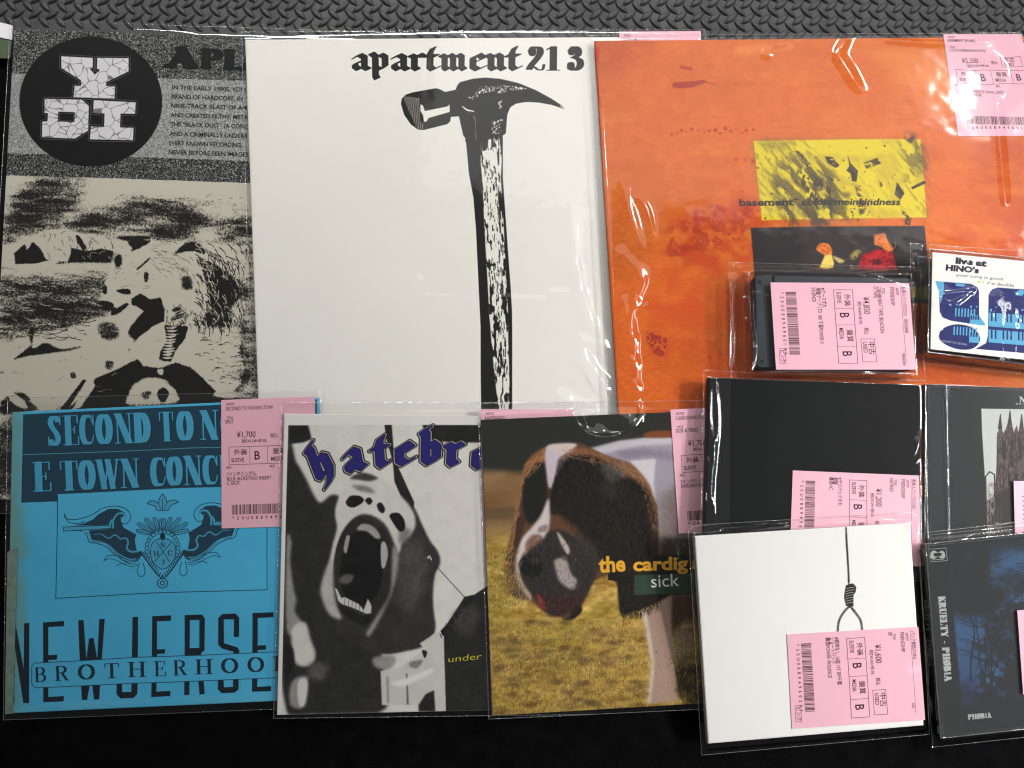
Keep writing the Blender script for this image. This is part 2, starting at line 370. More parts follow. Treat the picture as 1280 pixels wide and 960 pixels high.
class Quad:
    """a flat rectangular piece given by where its four top corners stand; z per corner (metres)"""
    def __init__(s, px, z, wmm, hmm):
        s.px = [tuple(map(float, p)) for p in px]; s.z = z if hasattr(z, '__len__') else [z] * 4; s.w, s.h = wmm, hmm
        s.H = homog([(0, 0), (1, 0), (1, 1), (0, 1)], s.px); s.Hi = np.linalg.inv(s.H)
    def zz(s, U, V): z = s.z; return (z[0] * (1 - U) + z[1] * U) * (1 - V) + (z[3] * (1 - U) + z[2] * U) * V
    def pt(s, U, V, dz=0):
        U = np.asarray(U, float); V = np.asarray(V, float); p = happ(s.H, np.stack([U, V], -1))
        P = back(p[..., 0], p[..., 1], s.zz(U, V)); P = P.copy(); P[..., 2] += dz; return P
    def centre(s): return s.pt(.5, .5)

def slab(name, q, th, m_top, m_side, parent, rnd=.0006, uvr=(0, 0, 1, 1), rad=0.0, n=6, warp=0.0, seed=0, flip=None):
    """sheet or board of thickness th hanging below the quad, edges rounded, corners optionally radiused"""
    u0, v0, u1, v1 = uvr
    # outline with corner radius (mm)
    if rad > 0:
        ru, rv = rad / q.w, rad / q.h; out = []
        for cx, cy, a0 in ((u1 - ru, v0 + rv, -90), (u1 - ru, v1 - rv, 0), (u0 + ru, v1 - rv, 90), (u0 + ru, v0 + rv, 180)):
            for k in range(n + 1):
                a = math.radians(a0 + 90 * k / n); out.append((cx + ru * math.cos(a), cy + rv * math.sin(a)))
    else:
        out = []
        cs = [(u0, v0), (u1, v0), (u1, v1), (u0, v1)]
        for i in range(4):
            a, b = np.array(cs[i]), np.array(cs[(i + 1) % 4])
            for k in range(8): out.append(tuple(a + (b - a) * k / 8))
    O = np.array(out); cen = np.array([(u0 + u1) / 2, (v0 + v1) / 2]); N_ = len(O)
    ins = np.array([rnd * 1000 / q.w, rnd * 1000 / q.h])
    def inset(k): D = O - cen; return O - np.sign(D) * np.minimum(np.abs(D), ins * k)
    prof = [(1.0, 0), (.3, -.3 * rnd), (0, -rnd), (0, -th + rnd), (.3, -th + .3 * rnd), (1, -th)]
    V = []; UV = []
    rg = np.random.default_rng(seed); ph = rg.random(4) * 6
    for k, dz in prof:
        R = inset(k); P = q.pt(R[:, 0], R[:, 1]); P[:, 2] += dz
        if warp: P[:, 2] += warp * (np.sin(R[:, 0] * 5 + ph[0]) * np.sin(R[:, 1] * 4 + ph[1]))
        V.append(P); UV.append(R)
    V = np.concatenate(V); UV = np.concatenate(UV); Fc = []; mi = []
    Fc.append(list(range(N_))[::-1]); mi.append(0)
    for r in range(len(prof) - 1):
        for i in range(N_):
            a, b = r * N_ + i, r * N_ + (i + 1) % N_; Fc.append([a, b, b + N_, a + N_]); mi.append(0 if r < 1 else 1)
    Fc.append([(len(prof) - 1) * N_ + i for i in range(N_)]); mi.append(1)
    uv = np.stack([UV[:, 0], 1 - UV[:, 1]], 1)
    if flip == 'cw':   # sticker turned clockwise: its own top edge lies on the right
        uv = np.stack([UV[:, 1], UV[:, 0]], 1)
    o = mesh_obj(name, V, Fc, [m_top, m_side], parent, uv); o.data.polygons.foreach_set('material_index', mi)
    o.data.update(); return o

def film(name, px, base, ridges=(), lift=.0008, drop=.002, fall=7, wav=.0005, res=1.5, seed=1, m=None, seam=True, parent=None, cell=28, amp2=.00012, under=None, facets=()):
    """clear sleeve draped over `base` (Quad); px = its own outline; ridges = [(pts, width_mm, height_mm)]"""
    m = m or FILM
    fq = Quad(px, 0, base.w, base.h)
    Wm = np.linalg.norm(at(*px[0], .01) - at(*px[1], .01)) * 1000; Hm = np.linalg.norm(at(*px[0], .01) - at(*px[3], .01)) * 1000
    nx, ny = int(Wm / res), int(Hm / res)
    U, V = np.meshgrid(np.linspace(0, 1, nx + 1), np.linspace(0, 1, ny + 1))
    P = happ(fq.H, np.stack([U, V], -1)); B = happ(base.Hi, P); bu, bv = B[..., 0], B[..., 1]
    zt = base.zz(np.clip(bu, 0, 1), np.clip(bv, 0, 1))
    du = np.maximum(np.maximum(-bu, bu - 1), 0) * base.w; dv = np.maximum(np.maximum(-bv, bv - 1), 0) * base.h
    d = np.hypot(du, dv); k = sst(d, 0.2, fall)
    n1 = fbm(ny + 1, nx + 1, cell / res, 3, seed) - .5; n2 = fbm(ny + 1, nx + 1, 7 / res, 2, seed + 9) - .5
    z = zt + lift - drop * k + wav * n1 * (1 - .5 * k) + amp2 * n2
    for rp in ridges:
        pts, wd, hg = rp[:3]; L = smooth(pts, n=6) if len(pts) > 2 else np.array(pts, float)
        best = np.full(P.shape[:2], 1e9); tb = np.zeros(P.shape[:2])
        acc = np.concatenate([[0], np.cumsum(np.hypot(*(L[1:] - L[:-1]).T))]); acc /= acc[-1]
        for i in range(len(L) - 1):
            a, b = L[i], L[i + 1]; ab = b - a; t = np.clip(((P - a) @ ab) / (ab @ ab + 1e-9), 0, 1)
            dd = np.hypot(*(np.moveaxis(P - a - t[..., None] * ab, -1, 0))); mk = dd < best
            best = np.where(mk, dd, best); tb = np.where(mk, acc[i] + t * (acc[i + 1] - acc[i]), tb)
        dm = best * .5 / wd   # px -> mm about 0.5
        env = np.sin(np.clip(tb, .02, .98) * np.pi) ** .35
        z += RG * hg * .001 * np.exp(-dm ** 2) * env
    Wd = back(P[..., 0], P[..., 1], .012)
    for fx, fy, R in facets:      # loose patches of film tilted towards the lamp
        c0 = at(fx, fy, .012); a1 = np.array(l1.location) - c0; a2 = CAMP - c0; hv = a1 / np.linalg.norm(a1) + a2 / np.linalg.norm(a2)
        g = -hv[:2] / hv[2]; dx = Wd[..., 0] - c0[0]; dy = Wd[..., 1] - c0[1]; R = R * .001; wn = np.exp(-(dx * dx + dy * dy) / R ** 2)
        z = z + ((g[0] * dx + g[1] * dy) + np.hypot(*g) * R * .43) * wn
    z = np.maximum(z, (zt + .0003) * (d < .01) + (d >= .01) * -1)
    if under is not None: z = np.maximum(z, under)
    P3 = back(P[..., 0], P[..., 1], z)
    idx = np.arange((nx + 1) * (ny + 1)).reshape(ny + 1, nx + 1)
    Fc = np.stack([idx[1:, :-1], idx[1:, 1:], idx[:-1, 1:], idx[:-1, :-1]], -1).reshape(-1, 4).tolist()
    o = mesh_obj(name, P3.reshape(-1, 3), Fc, m, parent, sm=True)
    if seam:
        ring = [P3[0, i] for i in range(0, nx + 1, 2)] + [P3[j, -1] for j in range(0, ny + 1, 2)] + [P3[-1, i] for i in range(nx, -1, -2)] + [P3[j, 0] for j in range(ny, -1, -2)]
        s_ = tube('sleeve_seam', np.array(ring), .00022, SEAM, None, closed=True)
        s_.parent = o; s_.location = s_.location - (o.location + parent.location)
        # flat weld strip just inside the edge
    return o
RG = 2.1
def tube(name, P, r, m, parent, closed=False, n=6):
    P = np.asarray(P, float); keep = [0] + [i for i in range(1, len(P)) if np.linalg.norm(P[i] - P[i - 1]) > 1e-5]; P = P[keep]
    if closed and np.linalg.norm(P[0] - P[-1]) < 1e-5: P = P[:-1]
    N_ = len(P)
    T = (np.roll(P, -1, 0) - np.roll(P, 1, 0)) if closed else np.gradient(P, axis=0)
    T /= np.linalg.norm(T, axis=1)[:, None] + 1e-12
    A = np.cross(T, [0, 0, 1.0]); A /= np.linalg.norm(A, axis=1)[:, None] + 1e-9; B = np.cross(A, T)
    V = []
    for k in range(n):
        a = 2 * math.pi * k / n; V.append(P + r * (math.cos(a) * A + math.sin(a) * B))
    V = np.stack(V, 1).reshape(-1, 3); Fc = []
    for i in range(N_ if closed else N_ - 1):
        j = (i + 1) % N_
        for k in range(n): Fc.append([i * n + k, i * n + (k + 1) % n, j * n + (k + 1) % n, j * n + k])
    return mesh_obj(name, V, Fc, m, parent, sm=True)

#@@SETTING
# ------------------------------------------------------------------ setting
CLOTH = mat('black_cloth', (.003, .003, .0035), .95, .04, bump=(1500, .4, .0004), noise=(90, .6, 1.3))
MATM = mat('rubber_tread_mat', (.057, .057, .060), .6, .3, bump=(500, .35, .0003), noise=(22, .62, 1.22))
LOZ = mat('rubber_tread_lozenge', (.030, .030, .032), .5, .35, bump=(400, .25, .0002))
# far floor mat: one sheet
ZM = -.004
p = [(-1.6, -1.2), (1.6, -1.2), (1.6, 1.6), (-1.6, 1.6)]
mo = mesh_obj('floor_mat', [(x, y, ZM - .001) for x, y in p], [[0, 1, 2, 3]], MATM); mo['kind'] = 'structure'
# black cloth under the records, far edge just behind the sleeves
tl = at(-420, 66, 0); tr_ = at(1700, 66, 0); nn = 120
V = []; Fc = []
R_ = np.linspace(0, 1, nn + 1)
rn = fbm(41, nn + 1, 12, 3, 3) - .5
for j in range(41):
    for i in range(nn + 1):
        a = tl + (tr_ - tl) * R_[i]; y = a[1] + (-1.1 - a[1]) * (j / 40) ** 1.0
        z = 0 if j else -.004
        V.append((a[0], y, -.0002 + rn[j, i] * .0006 if j else -.0048))
for j in range(40):
    for i in range(nn): k = j * (nn + 1) + i; Fc.append([k + nn + 1, k + nn + 2, k + 1, k])
co = mesh_obj('table_cloth', V, Fc, CLOTH, sm=True); co['kind'] = 'structure'
# raised tread lozenges
def loz_mesh(ang):
    L, Wd, h = .0065, .0024, .0012; V = []; n = 10; Fc = []
    ca, sa = math.cos(ang), math.sin(ang)
    for lay, (k, z) in enumerate(((1, 0), (.78, h * .75), (.4, h))):
        for i in range(n):
            t = i / n * 2 * math.pi; x = L * math.cos(t) * (k if lay < 2 else .72); y = Wd * math.sin(t) * abs(math.sin(t)) ** .35 * k
            V.append((x * ca - y * sa, x * sa + y * ca, z))
    for l in range(2):
        for i in range(n): Fc.append([l * n + i, l * n + (i + 1) % n, (l + 1) * n + (i + 1) % n, (l + 1) * n + i])
    Fc.append(list(range(2 * n, 3 * n)))
    me = bpy.data.meshes.new('tread_lozenge'); me.from_pydata(V, [], Fc); me.materials.append(LOZ)
    me.polygons.foreach_set('use_smooth', [True] * len(me.polygons)); return me
A0 = at(650, 24, ZM); ex = at(671.2, 24.6, ZM) - A0; ey = at(650, 5.0, ZM) - A0
th = math.atan2(ex[1], ex[0]); LM = [loz_mesh(th - math.radians(45)), loz_mesh(th + math.radians(42))]
near = []; far = []
Mi = None
for j in range(-1, 22):
    for i in range(-62, 64):
        for k in (0, 1):
            Q = A0 + ex * (i + .5 * k) + ey * (j + .5 * k)
            if Q[1] < tl[1] - .002: continue
            d = Q - CAMP; zc = d @ fwd; u = 640 + F * (d @ RT) / zc; v = 480 - F * (d @ UP) / zc
            if -12 < u < 1292 and v > -8: near.append((v, k, Q))
            elif Q[1] < tl[1] + .22 and abs(Q[0]) < .62: far.append((k, Q))
near.sort(key=lambda t: -t[0])
for v, k, Q in near[:300]:
    o = bpy.data.objects.new('tread_lozenge', LM[k]); COL.objects.link(o); o.parent = mo; o.location = Vector(Q) + Vector((0, 0, -.001)) - mo.location
rest = [(k, Q) for v, k, Q in near[300:]] + far
V = []; Fc = []
base = [np.array([v.co[:] for v in m_.vertices]) for m_ in LM]; bf = [[list(p_.vertices) for p_ in m_.polygons] for m_ in LM]
for k, Q in rest:
    o_ = len(V); V += (base[k] + Q + [0, 0, -.001]).tolist(); Fc += [[a + o_ for a in f] for f in bf[k]]
so = mesh_obj('tread_lozenges_beyond', V, Fc, LOZ, mo, sm=True); so['kind'] = 'stuff'
# ------------------------------------------------------------------ covers (quads: TL TR BR BL in photo pixels; heights in metres)
Q_YDI = Quad([(17, 35), (577, 55), (590, 652), (-15, 624)], .004, 315, 315)
Q_APT = Quad([(306, 49), (871, 45), (914, 624), (327, 632)], [.008, .006, .006, .008], 315, 315)
Q_BAS = Quad([(743, 50.5), (1300, 45), (1362, 618), (780, 632)], [.0115, .009, .009, .0115], 315, 315)
Q_BLU = Quad([(15, 515), (399, 497), (398, 874), (8, 892)], [.008, .0125, .007, .003], 182, 182)
Q_HAT = Quad([(355, 517), (739, 521), (737, 885), (346, 894)], [.0145, .0125, .006, .009], 182, 182)
Q_CAR = Quad([(601, 524.5), (985, 509), (1003, 872), (615, 895)], [.0155, .0145, .006, .008], 182, 182)
Q_HTD = Quad([(886, 471.5), (1151, 481), (1151, 722), (880, 718)], [.024, .022, .022, .024], 139, 125)
Q_CAT = Quad([(1157, 480), (1443, 492), (1449, 742), (1161, 730)], .020, 142, 125)
Q_WHT = Quad([(868, 670), (1138, 653), (1155, 907), (885, 930)], [.033, .033, .013, .013], 134, 125)
Q_KRU = Quad([(1157, 680), (1434, 650), (1453, 893), (1176, 923)], [.032, .032, .014, .014], 142, 125)
Q_TAP = Quad([(929, 339), (1140, 343), (1146, 468), (932, 465)], .027, 109, 70)
Q_HIN = Quad([(1162, 311), (1375, 332), (1372, 466), (1160, 440)], .027, 109, 70)

G = np.random.default_rng(11)
# ---- black and white LP with the static band
def art_ydi():
    a = Art(Q_YDI.px, 315, 315, 4.6, (52, 55, 55)); g = a.grid(); X, Y = g[..., 0], g[..., 1]; h, w_ = X.shape
    yy = Y - (X - 15) * .033
    stat = G.random((h, w_)); stat = blur1(stat, .75); stat = (stat - stat.mean()) / stat.std()
    dark = np.clip(68 + stat * 55, 12, 225); light = np.clip(146 + stat * 26, 60, 220)
    v = np.where((yy > 92) & (yy < 192), light, dark)
    # picture below: grey field painted soft, then broken up like a photocopy
    f = np.full((h, w_), .92)
    def S_(pts, val, bl=4, sm=True, al=1.0):
        r = a.cov([a.tr(smooth(pts, True) if sm else np.array(pts, float))], 3 * bl * a.sc)
        if r is None: return
        sl, m = r; m = blur1(m, bl * a.sc) * al; f[sl] = f[sl] * (1 - m) + val * m
    S_([(-30, 270), (120, 262), (180, 245), (320, 262), (600, 270), (600, 300), (320, 300), (120, 330), (-30, 330)], .6, 14)
    S_([(5, 262), (40, 225), (85, 222), (112, 240), (95, 262), (55, 285), (0, 300)], .30, 8)
    S_([(95, 268), (160, 252), (230, 254), (215, 268), (150, 285), (100, 300)], .34, 6)
    S_([(185, 282), (230, 262), (262, 268), (240, 290), (200, 300)], .28, 6)
    S_([(262, 284), (300, 274), (340, 282), (330, 300), (290, 298)], .28, 6)
    S_([(-20, 345), (60, 352), (140, 345), (150, 375), (120, 400), (60, 420), (-20, 425)], .45, 10)
    S_([(-20, 352), (120, 350), (135, 362), (-20, 366)], .32, 5)
    S_([(-20, 378), (110, 372), (120, 392), (-20, 410)], .30, 6)
    # pale ridge of rocks, upper left, with hard dark hollows
    S_([(-10, 320), (30, 300), (60, 288), (105, 292), (150, 300), (190, 302), (186, 312), (110, 318), (60, 332), (30, 338)], .97, 2.5)
    # shaggy animal
    C_ = lambda L: [(x / 3.2, 220 + y / 3.2) for x, y in L]
    def hair(n_, box, ang, L0, val, wdd, jit=.35):
        for i in range(n_):
            x = box[0] + G.random() * (box[2] - box[0]); y = box[1] + G.random() * (box[3] - box[1]); L = L0 * (.5 + G.random()); an = math.radians(ang(x, y)) + G.normal() * jit
            P = [(x, y), (x + L * .5 * math.cos(an), y + L * .5 * math.sin(an)), (x + L * math.cos(an + .25), y + L * math.sin(an + .25))]
            r = a.cov(a.line_polys(a.tr(smooth(P, n=3)), np.linspace(wdd, .3, 7) * a.sc), 3)
            if r: sl, m = r; f[sl] = f[sl] * (1 - m) + val * m
    S_([(215, 405), (330, 405), (330, 500), (200, 500), (190, 440)], .86, 4)
    S_(C_([(400, 500), (415, 440), (430, 400), (443, 372), (448, 315), (475, 295), (500, 328), (540, 310), (600, 280), (640, 258), (700, 266), (760, 262), (830, 290), (910, 340), (970, 385), (1010, 440), (1015, 600), (960, 600), (900, 600), (780, 605), (735, 650), (690, 640), (655, 600), (600, 500), (540, 480), (500, 500), (450, 540)]), .95, 1.2, False)
    S_(C_([(700, 300), (760, 262), (815, 290), (810, 312), (760, 300), (700, 312)]), .12, 1.2); S_(C_([(780, 325), (850, 350), (920, 395), (985, 440), (990, 500), (955, 540), (925, 560), (950, 600), (880, 605), (820, 600), (790, 570), (820, 500), (815, 420), (800, 370)]), .06, 1.6)
    S_(C_([(925, 520), (965, 490), (985, 530), (960, 560), (930, 560)]), .9, 1.2); S_(C_([(790, 455), (820, 470), (822, 540), (800, 590), (770, 560)]), .85, 1.4)
    S_(C_([(960, 560), (1020, 540), (1025, 720), (990, 730), (965, 650)]), .12, 2); S_(C_([(965, 650), (985, 700), (1015, 745), (1000, 800), (975, 860), (930, 862), (965, 820), (980, 760), (955, 700)]), .05, .8, False)
    S_(C_([(448, 310), (470, 296), (490, 330), (480, 372), (455, 372)]), .7, .6); S_(C_([(462, 320), (478, 318), (482, 350), (468, 365), (458, 350)]), .12, .8)
    S_(C_([(575, 385), (590, 392), (585, 425), (573, 418)]), .08, .6); S_(C_([(725, 400), (755, 402), (770, 440), (750, 460), (725, 440)]), .25, 2.2); S_(C_([(540, 372), (600, 320), (590, 340), (545, 378)]), .15, .5, False)
    S_(C_([(408, 445), (425, 440), (425, 470), (412, 470)]), .08, .6); S_(C_([(465, 455), (510, 452), (520, 470), (500, 474), (472, 465)]), .1, .6); S_(C_([(395, 502), (430, 500), (455, 515), (440, 535), (405, 530)]), .03, .6)
    S_(C_([(442, 530), (500, 505), (515, 512), (480, 545), (445, 558)]), .04, .6, False); S_(C_([(455, 520), (500, 500), (505, 506), (465, 530)]), .9, .4, False)
    S_(C_([(522, 490), (560, 470), (600, 492), (640, 485), (655, 530), (655, 580), (610, 600), (560, 640), (520, 680), (495, 660), (520, 600), (575, 540), (545, 520), (525, 515)]), .03, .8, False)
    S_(C_([(480, 620), (495, 640), (400, 745), (372, 750), (370, 738), (440, 680)]), .04, .6, False); S_(C_([(500, 690), (520, 690), (505, 720), (485, 716)]), .06, .6)
    # foreleg with pale bands
    S_(C_([(655, 595), (700, 600), (750, 600), (738, 650), (700, 700), (682, 742), (632, 742), (640, 700), (665, 660)]), .05, .7, False)
    for i in range(11): S_(C_([(660 - i * 1.5, 606 + i * 12), (700 + G.random() * 20 - i * 2, 600 + i * 12 + G.random() * 8), (690 - i * 2, 612 + i * 12)]), .9, .4)
    for k_ in range(8): S_(C_([(680 + G.random() * 60, 520 + k_ * 12), (720 + G.random() * 20, 512 + k_ * 12), (715, 524 + k_ * 12), (690, 530 + k_ * 12)]), .08, .8)
    flow = lambda x, y: 15 + (x - 200) * .55 + (y - 330) * .12
    hair(220, (236, 302, 316, 408), flow, 13, .93, 1.1); hair(170, (240, 304, 316, 410), flow, 12, .04, 1.2); hair(60, (186, 300, 240, 345), flow, 8, .35, .7); hair(50, (205, 380, 262, 410), lambda x, y: 70, 7, .2, .9); hair(40, (140, 330, 190, 370), lambda x, y: -30, 5, .55, .6)
    # pale rocks, lower left, and the dark hollow below
    S_([(0, 445), (40, 420), (100, 408), (120, 402), (150, 412), (168, 428), (160, 440), (190, 448), (200, 455), (150, 480), (60, 500), (-20, 510), (-20, 460)], .97, 2)
    S_(C_([(118, 620), (135, 615), (130, 690), (180, 670), (240, 690), (330, 680), (280, 700), (200, 710), (120, 720), (40, 745), (20, 780), (0, 790), (40, 720), (100, 680)]), .08, 1.2); S_(C_([(0, 740), (60, 660), (120, 640), (125, 680), (60, 730), (10, 790)]), .85, 1, False)
    S_(C_([(390, 590), (450, 590), (480, 630), (440, 660), (395, 640)]), .35, 2.2); S_(C_([(420, 740), (455, 745), (445, 775), (420, 770)]), .4, 1.2); S_(C_([(280, 790), (300, 785), (302, 812), (284, 810)]), .3, .8)
    S_(C_([(380, 810), (450, 780), (550, 732), (570, 760), (640, 770), (700, 745), (760, 765), (800, 800), (860, 860), (845, 880), (900, 890), (1020, 890), (1020, 960), (240, 960), (330, 880)]), .05, 1.0, False)
    S_(C_([(510, 880), (540, 830), (600, 805), (660, 820), (700, 860), (710, 900), (660, 915), (510, 915)]), .88, 1.6); S_(C_([(630, 860), (655, 848), (672, 870), (655, 905), (632, 895)]), .06, .8); S_(C_([(560, 870), (600, 862), (590, 890), (570, 892)]), .3, 1.2); S_(C_([(625, 775), (650, 772), (648, 795), (630, 792)]), .85, .6)
    S_(C_([(240, 935), (330, 815), (345, 818), (270, 935)]), .05, .5, False); S_(C_([(280, 940), (370, 820), (380, 840), (320, 930)]), .9, .8, False); S_(C_([(0, 900), (60, 865), (100, 870), (160, 940), (0, 960)]), .2, 1.4, False); S_(C_([(30, 870), (75, 880), (110, 930), (60, 915)]), .9, .8)
    S_([(330, 230), (600, 240), (600, 660), (330, 660)], .5, 12); S_([(-30, 530), (350, 530), (350, 660), (-30, 660)], .3, 8)
    # reclining heap of cloth, upper left, with creases
    S_(C_([(60, 352), (55, 310), (100, 270), (105, 300), (130, 262), (160, 290), (180, 330), (220, 340), (270, 345), (285, 290), (345, 300), (400, 290), (450, 300), (440, 345), (300, 345), (240, 350)]), .05, .9, False)
    S_(C_([(205, 270), (270, 270), (272, 320), (235, 338), (205, 325)]), .9, 1); S_(C_([(300, 235), (315, 240), (345, 290), (330, 300), (305, 262)]), .08, .6, False); S_(C_([(470, 245), (560, 238), (600, 250), (520, 262)]), .1, 1); S_(C_([(510, 265), (600, 258), (560, 285), (520, 300)]), .07, 1); S_(C_([(95, 365), (200, 335), (240, 345), (110, 378)]), .92, .6, False)
    S_(C_([(430, 270), (500, 265), (525, 295), (480, 290)]), .8, .8)
    hair(36, (48, 292, 140, 318), lambda x, y: 60, 6, .15, .7, .5); hair(30, (48, 292, 140, 325), lambda x, y: 30, 6, .9, .7, .6)
    # strokes over the ground, coat and cloth-like rocks
    hair(150, (0, 350, 120, 425), lambda x, y: 175 + 6 * math.sin(x * .2), 14, .15, 1.0, .12); hair(50, (0, 345, 130, 425), lambda x, y: 178, 12, .8, .8, .12)
    hair(70, (20, 245, 300, 296), lambda x, y: -14, 6, .35, .7, .3); hair(50, (235, 412, 300, 480), lambda x, y: -8, 6, .2, .9, .2)
    hair(16, (10, 440, 140, 500), lambda x, y: -18, 10, .55, .8, .3)
    grain = fbm(h, w_, 3.4, 2, 4) - .5; st2 = fbm(h, w_, 22, 5, 5, ax=3.2, ay=.6) - .5
    ff = f + (grain * .5 + stat * .07) * (1.1 - np.abs(f - .5) * 1.3) + st2 * .8 * (1 - np.abs(f - .55) * .9)
    ff = sst(ff, .22, .72)
    pic = 30 + ff * 172
    col = np.stack([v, v * 1.01, v * 1.0], -1); pc = np.stack([pic, pic * .975, pic * .89], -1)
    mk = (yy > 219.5)[..., None]; a.img = np.where(mk, pc, col) / 255.
    mask_dark = (yy < 219.5)
    # disc with the slab letters
    el = [(113 + 89 * math.cos(t), 127.5 + 81.5 * math.sin(t)) for t in np.linspace(0, 2 * math.pi, 90)[:-1]]
    a.poly(el, (17, 17, 18), blur=.2)
    vor = G.random((150, 2)) * [150, 130] + [40, 62]
    sx0, sy0 = 46, 64
    d1 = np.full((h, w_), 1e9); d2 = d1.copy()
    sub = (X > 40) & (X < 180) & (Y > 60) & (Y < 185); P = g[sub] + (np.stack([fbm(h, w_, 20, 2, 7)[sub], fbm(h, w_, 20, 2, 8)[sub]], -1) - .5) * 5
    A1 = np.full(len(P), 1e9); A2 = A1.copy()
    for q in vor[:120]:
        dd = np.hypot(*(P - q).T); A2 = np.minimum(A2, np.maximum(A1, dd)); A1 = np.minimum(A1, dd)
    crack = np.ones((h, w_)); crack[sub] = sst(A2 - A1, .25, 1.0)
    Ld = {'Y': [(305, 282), (462, 290), (463, 342), (446, 343), (472, 374), (498, 350), (482, 345), (484, 290), (641, 291), (641, 358), (530, 412), (527, 430), (573, 434), (570, 495), (366, 488), (370, 430), (404, 430), (402, 402), (305, 342)],
          'D': [(222, 495), (408, 500), (442, 532), (438, 655), (372, 695), (208, 688), (210, 610), (236, 606), (238, 568), (220, 566)],
          'I': [(466, 502), (676, 514), (672, 572), (600, 570), (597, 640), (664, 642), (661, 705), (446, 699), (452, 634), (517, 636), (520, 570), (462, 566)]}
    for k, P in Ld.items():
        P = np.array(P) / 4.; c = P.mean(0)
        a.line(np.vstack([P, P[:1]]), 4.6, (120, 120, 122)); a.line(np.vstack([P, P[:1]]), 3.6, (14, 14, 15))
        a.poly(P, (214, 213, 216)); a.poly(P, (120, 118, 120), tex=(1 - crack))
    a.poly(np.array([(290, 560), (372, 563), (369, 612), (288, 609)]) / 4., (14, 14, 15))
    a.line(np.array([(296, 567), (367, 569), (364, 606), (293, 603), (296, 567)]) / 4., .5, (110, 110, 112))
    # heading and text
    for ch, x0, wd in (('A', 208, 36), ('P', 252, 26), ('L', 281, 26), ('A', 301, 30)):
        for kind, P in SER(ch, .30): a.nib([P], (x0, 83 + (x0 - 208) * .04), wd, 22.5, (1, .03), (18, 19, 19), (.30, 0) if kind == 'T' else (.05, 0), tmin=.17)
    T = [("IN THE EARLY 1980S, YDI (", 214.5, 112.5, 93), ("BRAND OF HARDCORE, IN", 213.8, 124, 89), ("NINE-TRACK BLAST OF AM", 213, 135.3, 95), ("AND CREATED FILTHY, META", 212.3, 147, 97),
         ("THE “BLACK DUST” (A CONC", 212, 158.5, 98), ("AND A CRIMINALLY UNDERR", 211, 170.5, 98), ("EVERY KNOWN RECORDING", 210.5, 182, 90), ("NEVER BEFORE SEEN IMAGES", 209.8, 193.5, 100)]
    for s_, x, y, L in T: a.text(s_, (x, y), (x + L, y + L * .028), 5.2, (24, 25, 25), bold=.014)
    return a.image('static_and_beast_cover')

def rough_tex(a, cell, thr, seed, ax=1, ay=1, soft=.04, octv=4):
    n = fbm(a.Hh, a.W, cell, octv, seed, ax, ay); return sst(n, thr - soft, thr + soft)

